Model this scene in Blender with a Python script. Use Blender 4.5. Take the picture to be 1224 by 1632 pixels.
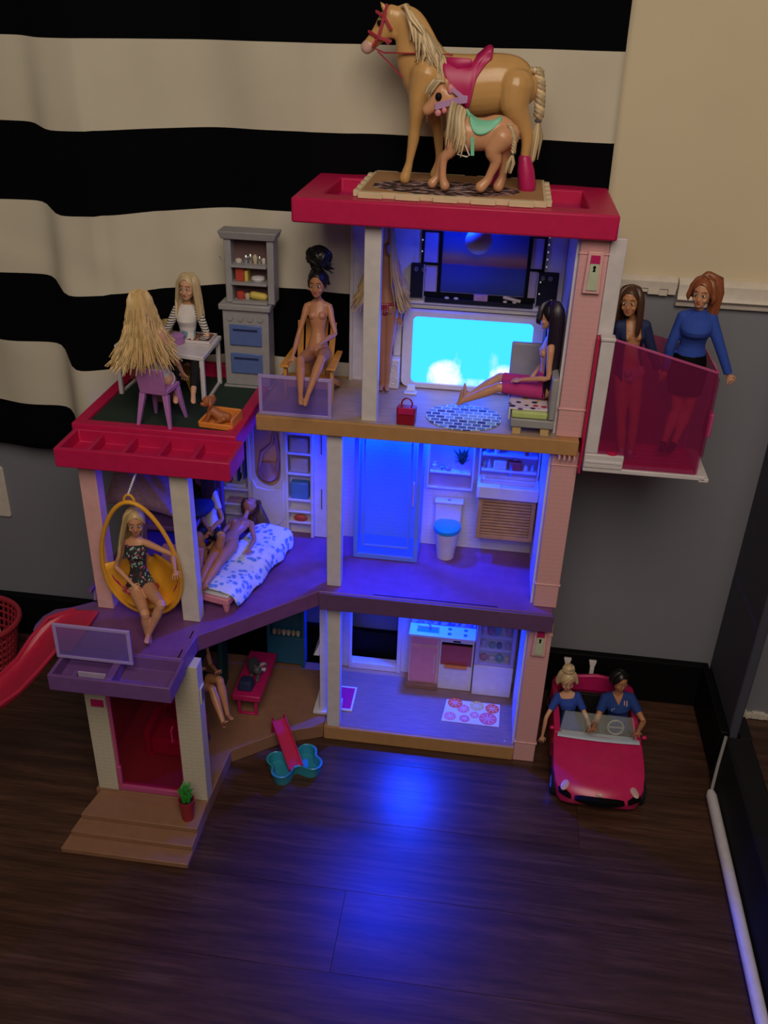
import bpy, bmesh, math, random
from mathutils import Vector, Matrix, Quaternion
V = Vector
R = random.Random(7)
S = bpy.context.scene
COL = S.collection
for o in list(bpy.data.objects): bpy.data.objects.remove(o)

# ------------------------------------------------------------ camera
FPX = 1461.0                       # focal length in pixels of a 1224 x 1632 frame
EYE = V((0, 0, 1.324))
def camera_axes():
    d = V(((520.9-612)/FPX, (3421.7-816)/FPX, 1)).normalized()
    up = -d; fw = V((0, 0, 1)); fh = (fw-up*fw.dot(up)).normalized(); rt = fh.cross(up)
    c, s = math.cos(.1134), math.sin(.1134)
    return Matrix((c*rt-s*fh, s*rt+c*fh, up))       # rows: world axes seen in camera space
AX = camera_axes()
cam = bpy.data.cameras.new('camera'); camo = bpy.data.objects.new('camera', cam); COL.objects.link(camo)
cam.sensor_fit = 'HORIZONTAL'; cam.sensor_width = 36; cam.lens = 36*FPX/1224
cam.clip_start = .01; cam.clip_end = 50
m4 = Matrix((AX @ V((1, 0, 0)), AX @ V((0, -1, 0)), AX @ V((0, 0, -1)))).transposed().to_4x4()
m4.translation = EYE; camo.matrix_world = m4
S.camera = camo

# ------------------------------------------------------------ world, lamps, exposure
S.view_settings.view_transform = 'Standard'; S.view_settings.look = 'None'
S.view_settings.gamma = 1; S.view_settings.use_curve_mapping = False
S.view_settings.exposure = 0.0
w = bpy.data.worlds.new('world'); S.world = w; w.use_nodes = True
w.node_tree.nodes['Background'].inputs[0].default_value = (.92, .72, .66, 1)
w.node_tree.nodes['Background'].inputs[1].default_value = .036
def area_lamp(name, loc, target, size, color, power):
    l = bpy.data.lights.new(name, 'AREA'); l.shape = 'DISK'; l.size = size; l.color = color; l.energy = power
    o = bpy.data.objects.new(name, l); COL.objects.link(o); o.location = loc
    o.rotation_euler = (V(target)-V(loc)).to_track_quat('-Z', 'Y').to_euler()
    return o
area_lamp('room_lamp', (.12, -.45, 2.32), (-.1, 1.5, .60), 1.5, (1, .86, .68), 29.5)

# ------------------------------------------------------------ pixel rays (measured on the photograph) to points at a known depth
def ray(px, py): return AX @ V(((px-612)/FPX, (py-816)/FPX, 1))
def atY(px, py, Y): r = ray(px, py); return EYE+r*(Y/r.y)
def atZ(px, py, Z): r = ray(px, py); return EYE+r*((Z-EYE.z)/r.z)
def atX(px, py, X): r = ray(px, py); return EYE+r*(X/r.x)

# ------------------------------------------------------------ geometry kit
def frame(d, ref):
    d = d.normalized(); a = ref-d*ref.dot(d)
    if a.length < 1e-5:
        ref = V((1, 0, 0)) if abs(d.x) < .8 else V((0, 1, 0)); a = ref-d*ref.dot(d)
    a.normalize(); return a, d.cross(a)
class G:
    def __init__(s): s.v = []; s.f = []
    def add(s, vs, fs):
        b = len(s.v); s.v += [V(p) for p in vs]; s.f += [tuple(i+b for i in f) for f in fs]; return s
    def box(s, x0, x1, y0, y1, z0, z1):
        return s.add([(x, y, z) for z in (z0, z1) for y in (y0, y1) for x in (x0, x1)],
            [(0, 2, 3, 1), (4, 5, 7, 6), (0, 1, 5, 4), (2, 6, 7, 3), (0, 4, 6, 2), (1, 3, 7, 5)])
    def hexa(s, lo, hi):      # two quads, bottom and top, same winding (counterclockwise from above)
        n = len(lo); return s.add(list(lo)+list(hi), [tuple(range(n))[::-1], tuple(range(n, 2*n))]+[(i, (i+1) % n, (i+1) % n+n, i+n) for i in range(n)])
    def bar(s, p, q, w, h, up=V((0, 0, 1)), w2=None, h2=None):
        p = V(p); q = V(q); a, b = frame(q-p, up); w2 = w if w2 is None else w2; h2 = h if h2 is None else h2
        lo = [p+b*i*w/2+a*j*h/2 for i, j in ((-1, -1), (1, -1), (1, 1), (-1, 1))]
        hi = [q+b*i*w2/2+a*j*h2/2 for i, j in ((-1, -1), (1, -1), (1, 1), (-1, 1))]
        return s.hexa(lo, hi)
    def prism(s, poly, z0, z1): return s.hexa([(x, y, z0) for x, y in poly], [(x, y, z1) for x, y in poly])
    def prismy(s, poly, y0, y1): return s.hexa([(x, y1, z) for x, z in poly], [(x, y0, z) for x, z in poly])
    def prismx(s, poly, x0, x1): return s.hexa([(x0, y, z) for y, z in poly], [(x1, y, z) for y, z in poly])
    def loft(s, rings, cap=True):
        n = len(rings[0]); b = len(s.v)
        for r in rings: s.v += [V(p) for p in r]
        for k in range(len(rings)-1):
            for i in range(n):
                j = (i+1) % n; s.f.append((b+k*n+i, b+k*n+j, b+(k+1)*n+j, b+(k+1)*n+i))
        if cap:
            s.f.append(tuple(b+i for i in range(n))[::-1]); s.f.append(tuple(b+(len(rings)-1)*n+i for i in range(n)))
        return s
    def tube(s, pts, r, n=8, cap=True, ref=V((0, 0, 1)), closed=False):
        pts = [V(p) for p in pts]; m = len(pts)
        if not isinstance(r, (list, tuple)): r = [r]*m
        rings = []; a = None
        for k, p in enumerate(pts):
            if closed: t = pts[(k+1) % m]-pts[k-1]
            else: t = pts[min(k+1, m-1)]-pts[max(k-1, 0)]
            if t.length < 1e-9: t = V((0, 0, 1))
            a, b = frame(t, ref if a is None else a)
            rx, ry = r[k] if isinstance(r[k], (list, tuple)) else (r[k], r[k])
            rings.append([p+a*rx*math.cos(2*math.pi*i/n)+b*ry*math.sin(2*math.pi*i/n) for i in range(n)])
        if closed:
            rings.append(rings[0]); return s.loft(rings, False)
        return s.loft(rings, cap)
    def chain(s, pts, r, n=10, ref=V((0, 0, 1)), fine=1):    # tube with rounded ends, for bodies
        pts = [V(p) for p in pts]
        def pair(x): return x if isinstance(x, (list, tuple)) else (x, x)
        r = [pair(x) for x in r]
        if fine > 1:                                 # rounder path and radii through the given points
            A = [(p.x, p.y, p.z, a, b) for p, (a, b) in zip(pts, r)]; B = []
            for i in range(len(A)-1):
                p0, p1, p2, p3 = A[max(i-1, 0)], A[i], A[i+1], A[min(i+2, len(A)-1)]
                for q in range(fine):
                    u = q/fine; B.append([.5*(2*b+(c-a)*u+(2*a-5*b+4*c-d)*u*u+(3*b-a-3*c+d)*u**3) for a, b, c, d in zip(p0, p1, p2, p3)])
            B.append(list(A[-1])); pts = [V(x[:3]) for x in B]; r = [(max(x[3], 1e-4), max(x[4], 1e-4)) for x in B]
        d0 = (pts[0]-pts[1]).normalized(); d1 = (pts[-1]-pts[-2]).normalized(); P = []; Q = []
        for c in (.98, .75, .4):
            k = math.sqrt(1-c*c); P.append(pts[0]+d0*min(r[0])*c); Q.append((r[0][0]*k, r[0][1]*k))
        P += pts; Q += r
        for c in (.4, .75, .98):
            k = math.sqrt(1-c*c); P.append(pts[-1]+d1*min(r[-1])*c); Q.append((r[-1][0]*k, r[-1][1]*k))
        return s.tube(P, Q, n, True, ref)
    def ell(s, c, rx, ry, rz, M=None, nu=14, nv=9):
        M = M or Matrix.Identity(3); c = V(c); rings = []
        for j in range(1, nv):
            t = math.pi*j/nv
            rings.append([c+M @ V((rx*math.sin(t)*math.cos(2*math.pi*i/nu), ry*math.sin(t)*math.sin(2*math.pi*i/nu), -rz*math.cos(t))) for i in range(nu)])
        return s.loft(rings)
    def lathe(s, c, prof, n=20, d=V((0, 0, 1)), cap=True):
        c = V(c); a, b = frame(d, V((1, 0, 0)) if abs(d.x) < .9 else V((0, 1, 0))); d = d.normalized()
        return s.loft([[c+d*z+a*r*math.cos(2*math.pi*i/n)+b*r*math.sin(2*math.pi*i/n) for i in range(n)] for r, z in prof], cap)
    def disc(s, c, rx, ry, h, n=20): return s.lathe_e(c, rx, ry, h, n)
    def lathe_e(s, c, rx, ry, h, n):
        c = V(c); return s.loft([[c+V((rx*math.cos(2*math.pi*i/n), ry*math.sin(2*math.pi*i/n), z)) for i in range(n)] for z in (0, h)])
    def xf(s, M): s.v = [M @ p for p in s.v]; return s
def tray(g, x0, x1, y0, y1, z0, z1, t, b=None):     # an open box: floor b thick, walls t thick
    b = t if b is None else b
    def q(e, z): return [(x0+e, y0+e, z), (x1-e, y0+e, z), (x1-e, y1-e, z), (x0+e, y1-e, z)]
    return g.loft([q(0, z0), q(0, z1), q(t, z1), q(t, z0+b)])
def rrect(w, h, r, n=5):                             # rounded rectangle outline, centred
    o = []
    for cx, cy, a0 in ((w/2-r, h/2-r, 0), (-w/2+r, h/2-r, 90), (-w/2+r, -h/2+r, 180), (w/2-r, -h/2+r, 270)):
        for k in range(n+1):
            a = math.radians(a0+90*k/n); o.append((cx+r*math.cos(a), cy+r*math.sin(a)))
    return o

BASE = {}
def thing(name, label, cat, loc, group=None):
    o = bpy.data.objects.new(name, None); COL.objects.link(o); o.location = loc; o.empty_display_size = .02
    o['label'] = label; o['category'] = cat
    if group: o['group'] = group
    BASE[o] = V(loc); return o
def obj(name, g, mat, parent=None, bev=0, seg=2, smooth=None, blob=0, sm=4, thick=0, sub=0, label=None, kind=None):
    me = bpy.data.meshes.new(name)
    if parent is not None: base = BASE[parent]
    else:
        xs = [p.x for p in g.v]; ys = [p.y for p in g.v]; zs = [p.z for p in g.v]
        base = V(((min(xs)+max(xs))/2, (min(ys)+max(ys))/2, min(zs)))
    me.from_pydata([p-base for p in g.v], [], g.f)
    bm = bmesh.new(); bm.from_mesh(me); bmesh.ops.recalc_face_normals(bm, faces=bm.faces); bm.to_mesh(me); bm.free()
    if isinstance(mat, str): mat = M[mat]
    me.materials.append(mat)
    o = bpy.data.objects.new(name, me); COL.objects.link(o)
    if parent is not None: o.parent = parent
    else: o.location = base
    BASE[o] = base
    if label: o['label'] = label
    if kind: o['kind'] = kind
    if thick:
        q = o.modifiers.new('solid', 'SOLIDIFY'); q.thickness = thick; q.offset = 0
    if bev:
        q = o.modifiers.new('bevel', 'BEVEL'); q.width = bev; q.segments = seg; q.limit_method = 'ANGLE'; q.angle_limit = math.radians(35)
    if sub:
        q = o.modifiers.new('sub', 'SUBSURF'); q.levels = sub; q.render_levels = sub
    if blob:
        q = o.modifiers.new('remesh', 'REMESH'); q.mode = 'VOXEL'; q.voxel_size = blob; q.use_smooth_shade = True
        q = o.modifiers.new('smooth', 'SMOOTH'); q.factor = .5; q.iterations = sm
    if smooth is None: smooth = 35
    if smooth:
        for p in me.polygons: p.use_smooth = True
        me.set_sharp_from_angle(angle=math.radians(smooth))
    return o
def solo(name, g, mat, label, cat, group=None, **k):  # a thing that is one mesh
    o = obj(name, g, mat, None, label=label, **k); o['category'] = cat
    if group: o['group'] = group
    return o
def structure(name, g, mat, parent=None, **k):
    o = obj(name, g, mat, parent, **k)
    if parent is None: o['kind'] = 'structure'
    return o
def copy_tree(o, loc=None, label=None, parent=None):
    c = o.copy(); COL.objects.link(c); BASE[c] = BASE[o]
    if parent is not None: c.parent = parent
    if loc is not None: c.location = loc
    if label: c['label'] = label
    for ch in list(o.children): copy_tree(ch, None, None, c)
    return c

# ------------------------------------------------------------ materials
M = {}
class N:                                             # tiny node builder
    def __init__(s, m): s.m = m; s.t = m.node_tree; s.p = s.t.nodes['Principled BSDF']
    def n(s, kind, **k):
        x = s.t.nodes.new(kind)
        for a, b in k.items(): setattr(x, a, b)
        return x
    def l(s, a, b): s.t.links.new(a, b)
    def ramp(s, fac, stops, mode='LINEAR'):
        r = s.n('ShaderNodeValToRGB'); r.color_ramp.interpolation = mode
        el = r.color_ramp.elements
        while len(el) < len(stops): el.new(.5)
        for e, (p, c) in zip(el, stops): e.position = p; e.color = tuple(c)+(1,)
        s.l(fac, r.inputs[0]); return r.outputs[0]
    def coord(s, scale=(1, 1, 1), rot=(0, 0, 0), loc=(0, 0, 0)):
        c = s.n('ShaderNodeTexCoord'); mp = s.n('ShaderNodeMapping'); s.l(c.outputs['Object'], mp.inputs[0])
        mp.inputs['Scale'].default_value = scale; mp.inputs['Rotation'].default_value = rot; mp.inputs['Location'].default_value = loc
        return mp.outputs[0]
    def noise(s, vec, scale, detail=3, rough=.5):
        x = s.n('ShaderNodeTexNoise'); x.inputs['Scale'].default_value = scale; x.inputs['Detail'].default_value = detail; x.inputs['Roughness'].default_value = rough
        s.l(vec, x.inputs['Vector']); return x.outputs['Fac']
    def vor(s, vec, scale, feature='F1', rnd=1):
        x = s.n('ShaderNodeTexVoronoi'); x.feature = feature; x.inputs['Scale'].default_value = scale; x.inputs['Randomness'].default_value = rnd
        s.l(vec, x.inputs['Vector']); return x
    def math(s, op, a, b=None):
        x = s.n('ShaderNodeMath', operation=op)
        for i, q in enumerate((a, b)):
            if q is None: continue
            if hasattr(q, 'links'): s.l(q, x.inputs[i])
            else: x.inputs[i].default_value = q
        return x.outputs[0]
    def mix(s, fac, a, b, mode='MIX'):
        x = s.n('ShaderNodeMix'); x.data_type = 'RGBA'; x.blend_type = mode
        for i, q in ((0, fac), (6, a), (7, b)):
            if hasattr(q, 'links'): s.l(q, x.inputs[i])
            else: x.inputs[i].default_value = q if i == 0 else tuple(q)+(1,)
        return x.outputs[2]
    def bump(s, h, strength=.3, dist=.001):
        b = s.n('ShaderNodeBump'); b.inputs['Strength'].default_value = strength; b.inputs['Distance'].default_value = dist
        s.l(h, b.inputs['Height']); s.l(b.outputs[0], s.p.inputs['Normal'])
    def color(s, c): s.l(c, s.p.inputs['Base Color'])
def mat(name, col, rough=.5, metal=0, alpha=1, emit=None, power=0, var=.06, vscale=60, spec=None):
    m = bpy.data.materials.new(name); m.use_nodes = True; n = N(m)
    n.p.inputs['Roughness'].default_value = rough; n.p.inputs['Metallic'].default_value = metal
    if spec is not None: n.p.inputs['Specular IOR Level'].default_value = spec
    if alpha < 1: n.p.inputs['Alpha'].default_value = alpha
    if emit: n.p.inputs['Emission Color'].default_value = tuple(emit)+(1,); n.p.inputs['Emission Strength'].default_value = power
    if var:
        f = n.noise(n.coord(), vscale, 4)
        a = [max(0, c*(1-var)) for c in col]; b = [min(1, c*(1+var)) for c in col]
        n.color(n.ramp(f, [(.3, a), (.7, b)]))
    else: n.p.inputs['Base Color'].default_value = tuple(col)+(1,)
    M[name] = m; return n
mat('hot_pink', (.55, .012, .088), .42, spec=.3); mat('magenta', (.52, .012, .13), .4); mat('gold', (.46, .245, .10), .45, spec=.3); mat('tan', (.285, .145, .088), .5, spec=.3)
mat('purple', (.17, .075, .27), .45); mat('deep_purple', (.13, .06, .17), .45); mat('white', (.66, .61, .64), .4); mat('cool_white', (.70, .66, .72), .35); mat('cream_white', (.66, .60, .54), .45)
mat('lavender', (.45, .36, .55), .5); mat('grey', (.33, .32, .34), .45); mat('dark_grey', (.09, .09, .10), .5); mat('black', (.003, .003, .004), .6, var=0, spec=.15); mat('soft_black', (.012, .0115, .014), .75, spec=.2)
mat('blue_drawer', (.10, .16, .42), .35); mat('navy', (.012, .02, .09), .75); mat('royal', (.012, .045, .24), .85); mat('denim', (.022, .065, .40), .85)
mat('orange', (.80, .26, .05), .4); mat('yellow', (.85, .40, .03), .4); mat('mustard', (.50, .35, .12), .45); mat('gold_shiny', (.70, .45, .05), .22, .6); mat('chair_purple', (.44, .19, .52), .4)
mat('wood', (.48, .26, .09), .45, var=.15); mat('light_wood', (.62, .42, .18), .45); mat('red', (.30, .008, .03), .35); mat('red_slide', (.50, .018, .065), .38); mat('brown_fur', (.40, .13, .045), .5)
mat('turquoise', (.03, .30, .42), .35); mat('blue_cabinet', (.015, .12, .26), .45); mat('leaf', (.035, .28, .03), .5); mat('mint', (.20, .62, .42), .45); mat('pink', (.72, .26, .32), .45); mat('pale_pink', (.75, .42, .42), .45)
mat('silver', (.65, .65, .66), .25, .9); mat('bead', (.75, .73, .75), .25, .3); mat('mauve', (.42, .24, .33), .8, var=.15, vscale=200); mat('mauve_metal', (.55, .30, .38), .25, .5); mat('dark_green', (.012, .03, .022), .9)
mat('skin', (.62, .30, .17), .42); mat('tan_skin', (.50, .22, .11), .4); mat('pale_skin', (.70, .38, .24), .42); mat('eye_white', (.75, .72, .7), .3, var=0); mat('iris', (.02, .015, .02), .3, var=0); mat('lip', (.45, .08, .09), .4, var=0); mat('brow', (.09, .04, .02), .6, var=0)
mat('palomino', (.62, .35, .13), .25, var=.08, vscale=25); mat('foal', (.66, .33, .18), .28, var=.06, vscale=25); mat('muzzle', (.68, .42, .36), .4); mat('bridle', (.40, .02, .05), .5); mat('lilac', (.50, .28, .56), .45)
mat('cloth_white', (.70, .66, .66), .9, var=.05, vscale=300); mat('shorts_pink', (.50, .03, .20), .85); mat('lime', (.52, .62, .22), .85); mat('foam_side', (.68, .55, .36), .85); mat('chrome', (.8, .8, .82), .15, 1)
mat('clear_purple', (.45, .30, .80), .25, alpha=.42, var=0); mat('clear_purple_rim', (.50, .38, .80), .3, alpha=.75, var=0); mat('clear_magenta', (.42, .02, .16), .18, alpha=.50, var=0); mat('clear_magenta_rim', (.62, .10, .30), .25, alpha=.75, var=0)
mat('clear_red', (.38, .01, .06), .25, alpha=.62, var=0); mat('clear_blue', (.06, .22, .75), .2, alpha=.38, var=0); mat('clear_blue_rim', (.18, .32, .80), .25, alpha=.75, var=0); mat('clear_smoke', (.55, .60, .68), .15, alpha=.12, var=0); mat('pale_blue', (.50, .58, .72), .35)
mat('print_red', (.50, .06, .04), .5); mat('print_green', (.10, .28, .14), .5); mat('print_yellow', (.65, .50, .10), .5); mat('print_blue', (.08, .22, .45), .5); mat('print_beige', (.55, .45, .33), .5); mat('cookie', (.22, .08, .05), .7, var=.4, vscale=400); mat('fruit_orange', (.85, .13, .02), .5); mat('fruit_pink', (.80, .22, .14), .5); mat('oven_red', (.40, .07, .07), .35)
def tint(name, col, fac=.2, surf=None):               # clear coloured plastic: a tinted see-through shell with a faint body colour
    n = mat(name, surf or col, .2, var=0); tr = n.n('ShaderNodeBsdfTransparent'); tr.inputs[0].default_value = tuple(col)+(1,)
    mx = n.n('ShaderNodeMixShader'); mx.inputs[0].default_value = fac; out = n.t.nodes['Material Output']
    n.l(tr.outputs[0], mx.inputs[1]); n.l(n.p.outputs[0], mx.inputs[2]); n.l(mx.outputs[0], out.inputs[0])
tint('clear_magenta', (.90, .56, .70), .19, (.46, .05, .22)); tint('clear_red', (.88, .52, .56), .16, (.34, .01, .06)); tint('clear_purple', (.72, .62, .95), .28, (.42, .30, .80)); tint('clear_blue', (.72, .84, 1.0), .20, (.12, .36, .85))
# things that give light
n = mat('screen', (.01, .05, .08), .3, emit=(.0065, .088, .9), power=9.5, var=0)
sp = n.n('ShaderNodeSeparateXYZ'); vv = n.coord((1, 1, 1), (0, 0, 0), (-.003, 0, -.071)); n.l(vv, sp.inputs[0]); nz = n.noise(n.coord((1, 1, .55)), 95, 4, .6)
tot = None
wob = n.noise(n.coord((1, 1, .5)), 60, 3, .6); xs_ = n.math('ADD', sp.outputs[0], n.math('MULTIPLY', n.math('SUBTRACT', wob, .5), .030))
for fx, fz, rx, rz, k in ((-.052, -.046, .034, .034, 1.3), (.058, -.044, .030, .030, 1.2), (.003, -.056, .05, .012, .5), (-.030, -.018, .012, .024, .28), (.034, -.014, .013, .026, .28)):
    q = n.math('ADD', n.math('POWER', n.math('ABSOLUTE', n.math('DIVIDE', n.math('SUBTRACT', xs_, fx), rx)), 2), n.math('POWER', n.math('ABSOLUTE', n.math('DIVIDE', n.math('SUBTRACT', sp.outputs[2], fz), rz)), 2))
    q = n.math('MULTIPLY', n.math('MAXIMUM', n.math('SUBTRACT', 1.0, q), 0.0), k); tot = q if tot is None else n.math('ADD', tot, q)
msk = n.ramp(n.math('MULTIPLY', tot, n.math('MULTIPLY', nz, 2.0)), [(.15, (0, 0, 0)), (1.0, (1, 1, 1))])
n.l(n.mix(msk, (.0065, .088, .9), (.115, .118, .112)), n.p.inputs['Emission Color'])
mat('flame', (.1, .1, .1), .3, emit=(.62, .95, 1.0), power=1.0, var=0); mat('flame_core', (.1, .1, .1), .3, emit=(1, .98, .85), power=1.05, var=0); mat('led', (.05, .05, .1), .3, emit=(.02, .22, 1), power=14, var=0)
mat('fairy_bulb', (.4, .35, .3), .3, emit=(.8, .75, .65), power=.35, var=0)
LED = (.0015, .040, 1.0)

# --- materials with a pattern
def special(name, rough=.5): return mat(name, (.5, .5, .5), rough, var=0)
n = mat('curtain', (.5, .5, .5), .95, var=0, spec=.1)                           # broad black and cream bands, woven
co = n.n('ShaderNodeAttribute', attribute_name='band')
z = co.outputs['Fac']
f = n.math('LESS_THAN', n.math('FRACT', z), .5)
wv = n.noise(n.coord((1, 1, 1)), 900, 2); bl = n.noise(n.coord(), 9, 3)
cream = n.mix(bl, (.56, .51, .42), (.66, .61, .50)); n.color(n.mix(f, (.0016, .0016, .003), cream)); n.bump(wv, .25, .0006)
n = special('floor_wood', .34)                        # dark brown planks with long grain
v = n.coord((1.5, 22, 1)); oi = n.n('ShaderNodeObjectInfo')
sh = n.n('ShaderNodeVectorMath', operation='ADD'); cb = n.n('ShaderNodeCombineXYZ'); n.l(n.math('MULTIPLY', oi.outputs['Random'], 37.0), cb.inputs[0]); n.l(n.math('MULTIPLY', oi.outputs['Random'], 91.0), cb.inputs[1])
n.l(v, sh.inputs[0]); n.l(cb.outputs[0], sh.inputs[1]); v = sh.outputs[0]
g1 = n.noise(v, 2.2, 6, .62); g2 = n.noise(v, 9, 3, .6)
c1 = n.ramp(g1, [(.28, (.028, .011, .006)), (.48, (.078, .035, .023)), (.60, (.108, .050, .033)), (.75, (.142, .070, .048))])
c2 = n.mix(n.ramp(g2, [(.40, (0, 0, 0)), (.75, (1, 1, 1))]), c1, (.045, .021, .014)); tint = n.math('ADD', n.math('MULTIPLY', oi.outputs['Random'], .35), .8)
n.color(n.mix(1.0, c2, n.ramp(tint, [(0, (0, 0, 0)), (1, (1, 1, 1))]), 'MULTIPLY')); n.bump(g2, .12, .0005)
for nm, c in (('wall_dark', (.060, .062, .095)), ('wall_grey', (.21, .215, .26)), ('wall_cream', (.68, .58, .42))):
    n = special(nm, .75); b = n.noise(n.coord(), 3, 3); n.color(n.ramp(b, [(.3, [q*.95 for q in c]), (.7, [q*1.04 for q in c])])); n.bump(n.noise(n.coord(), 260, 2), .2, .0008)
def brick(name, c, c2, sx=.022, sz=.0085):            # shallow moulded brick relief on plastic
    n = special(name, .45); co = n.n('ShaderNodeTexCoord'); sp = n.n('ShaderNodeSeparateXYZ'); n.l(co.outputs['Object'], sp.inputs[0])
    cm = n.n('ShaderNodeCombineXYZ'); n.l(n.math('ADD', sp.outputs[0], sp.outputs[1]), cm.inputs[0]); n.l(sp.outputs[2], cm.inputs[1])
    b = n.n('ShaderNodeTexBrick'); n.l(cm.outputs[0], b.inputs['Vector']); b.inputs['Scale'].default_value = 1; b.inputs['Brick Width'].default_value = sx; b.inputs['Row Height'].default_value = sz; b.inputs['Mortar Size'].default_value = .0007
    b.inputs['Color1'].default_value = tuple(c)+(1,); b.inputs['Color2'].default_value = tuple(c)+(1,); b.inputs['Mortar'].default_value = tuple(c2)+(1,)
    n.color(b.outputs['Color']); n.bump(n.math('SUBTRACT', 1.0, b.outputs['Fac']), .35, .0006)

mat('mauve_dark', (.16, .085, .09), .6)
mat('pale_jug', (.16, .28, .42), .4)
mat('orange_wood', (.68, .30, .05), .45, var=.1)
mat('red_pot', (.33, .02, .03), .45)
mat('basket_red', (.42, .03, .05), .5)
mat('car_pink', (.60, .018, .125), .28)
mat('headlight', (.65, .40, .42), .2); mat('pearl', (.85, .70, .55), .3); mat('clear_smoke2', (.55, .60, .58), .12, alpha=.09, var=0)
mat('mint_glass', (.52, .58, .44), .35)
mat('leaf_dark', (.02, .07, .03), .6); mat('turquoise_lid', (.02, .30, .55), .28); mat('turquoise_dark', (.01, .07, .09), .5); mat('fruit_pink2', (.75, .15, .13), .5)
brick('white_brick2', (.66, .62, .66), (.58, .55, .60)); brick('pink_brick', (.72, .38, .40), (.69, .365, .385)); brick('white_brick', (.61, .555, .45), (.55, .50, .42))
n = special('light_wood_print', .45); n.color(n.ramp(n.noise(n.coord((4, 40, 1)), 9, 4), [(.3, (.34, .23, .17)), (.7, (.46, .33, .25))]))
n = special('wood_print', .5); n.color(n.ramp(n.noise(n.coord((4, 40, 1)), 9, 4), [(.3, (.21, .125, .095)), (.7, (.29, .18, .13))]))
n = special('purple_deck', .42)
wv = n.n('ShaderNodeTexWave'); wv.bands_direction = 'X'; wv.inputs['Scale'].default_value = 22; n.l(n.coord(), wv.inputs[0]); n.bump(n.ramp(wv.outputs['Fac'], [(0, (0, 0, 0)), (.08, (1, 1, 1))]), .25, .0004); n.color(n.ramp(n.noise(n.coord(), 40, 3), [(.3, (.155, .055, .19)), (.7, (.19, .070, .23))]))
n = special('sunset', .5)                             # printed sea at dusk
sp = n.n('ShaderNodeSeparateXYZ'); vv = n.coord((1, 1, 1), (0, 0, 0), (0, 0, -.885)); n.l(vv, sp.inputs[0]); zz = n.math('DIVIDE', n.math('ADD', sp.outputs[2], n.math('MULTIPLY', n.noise(n.coord((1, 1, 9)), 30, 3), .008)), .125)
n.color(n.ramp(zz, [(0, (.02, .04, .16)), (.22, (.03, .06, .26)), (.40, (.03, .05, .22)), (.44, (.34, .10, .07)), (.52, (.55, .20, .09)), (.62, (.20, .14, .22)), (.8, (.05, .08, .26)), (1, (.03, .06, .25))]))
n = special('rug_check', .9)
sp = n.n('ShaderNodeTexBrick'); n.l(n.coord(), sp.inputs[0]); sp.inputs['Scale'].default_value = 1; sp.inputs['Brick Width'].default_value = .0155; sp.inputs['Row Height'].default_value = .0125; sp.inputs['Mortar Size'].default_value = .0012
for a, b in (('Color1', (.25, .52, .70)), ('Color2', (.02, .05, .20)), ('Mortar', (.72, .80, .85))): sp.inputs[a].default_value = b+(1,)
n.color(sp.outputs[0])
n = special('floral', .9)
a = n.vor(n.coord(), 70); b = n.vor(n.coord((1, 1, 1), (0, 0, 0), (.3, .7, .1)), 45)
c = n.mix(n.ramp(a.outputs['Distance'], [(.33, (1, 1, 1)), (.40, (0, 0, 0))]), (.74, .66, .70), n.ramp(n.math('FRACT', n.math('MULTIPLY', a.outputs['Color'], 7.3)), [(0, (.03, .015, .10)), (.35, (.55, .03, .05)), (.6, (.55, .40, .03)), (.8, (.10, .03, .25))], 'CONSTANT'))
n.color(c)
n = special('star_blanket', .95)
a = n.vor(n.coord(), 85); n.color(n.ramp(n.math('ADD', a.outputs['Distance'], n.math('MULTIPLY', n.noise(n.coord(), 90, 3), .9)), [(.74, (.13, .28, .68)), (.86, (.50, .62, .82)), (1.0, (.66, .70, .82))])); n.bump(n.noise(n.coord(), 400, 2), .4, .0008)
n = special('stripes', .9)
sp = n.n('ShaderNodeSeparateXYZ'); n.l(n.coord(), sp.inputs[0]); f = n.math('GREATER_THAN', n.math('FRACT', n.math('MULTIPLY', sp.outputs[2], 250)), .62); n.color(n.mix(f, (.66, .62, .60), (.02, .02, .03)))
n = special('flower_dress', .85); a = n.vor(n.coord(), 330); n.color(n.ramp(n.math('FRACT', n.math('MULTIPLY', a.outputs['Color'], 3.1)), [(0, (.02, .02, .025)), (.62, (.30, .45, .42)), (.78, (.03, .03, .03)), (.90, (.40, .04, .12))], 'CONSTANT'))
n = special('dotted_red', .8); a = n.vor(n.coord(), 260, rnd=.2); n.color(n.ramp(a.outputs['Distance'], [(.28, (.7, .5, .5)), (.33, (.35, .02, .03))]))
n = special('splash_tile', .35); a = n.vor(n.coord(), 130); n.color(n.ramp(n.math('FRACT', n.math('MULTIPLY', a.outputs['Color'], 5)), [(0, (.55, .5, .7)), (.5, (.15, .10, .3)), (.8, (.45, .2, .4))], 'CONSTANT'))
n = special('mat_print', .85)                         # worn brown foam with a dark printed oval
sp = n.n('ShaderNodeSeparateXYZ'); vv = n.coord(); n.l(vv, sp.inputs[0])
e = n.math('ADD', n.math('POWER', n.math('DIVIDE', n.math('ADD', sp.outputs[0], .01), .115), 2), n.math('POWER', n.math('DIVIDE', n.math('ADD', sp.outputs[1], .03), .062), 2))
e = n.math('ADD', e, n.math('MULTIPLY', n.noise(vv, 60, 3), .35)); ins = n.noise(n.coord((1, 1.6, 1)), 75, 2)
n.color(n.mix(n.math('LESS_THAN', e, 1.1), (.42, .22, .10), n.ramp(ins, [(.46, (.015, .01, .015)), (.56, (.30, .14, .14)), (.64, (.5, .4, .4))])))
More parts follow.
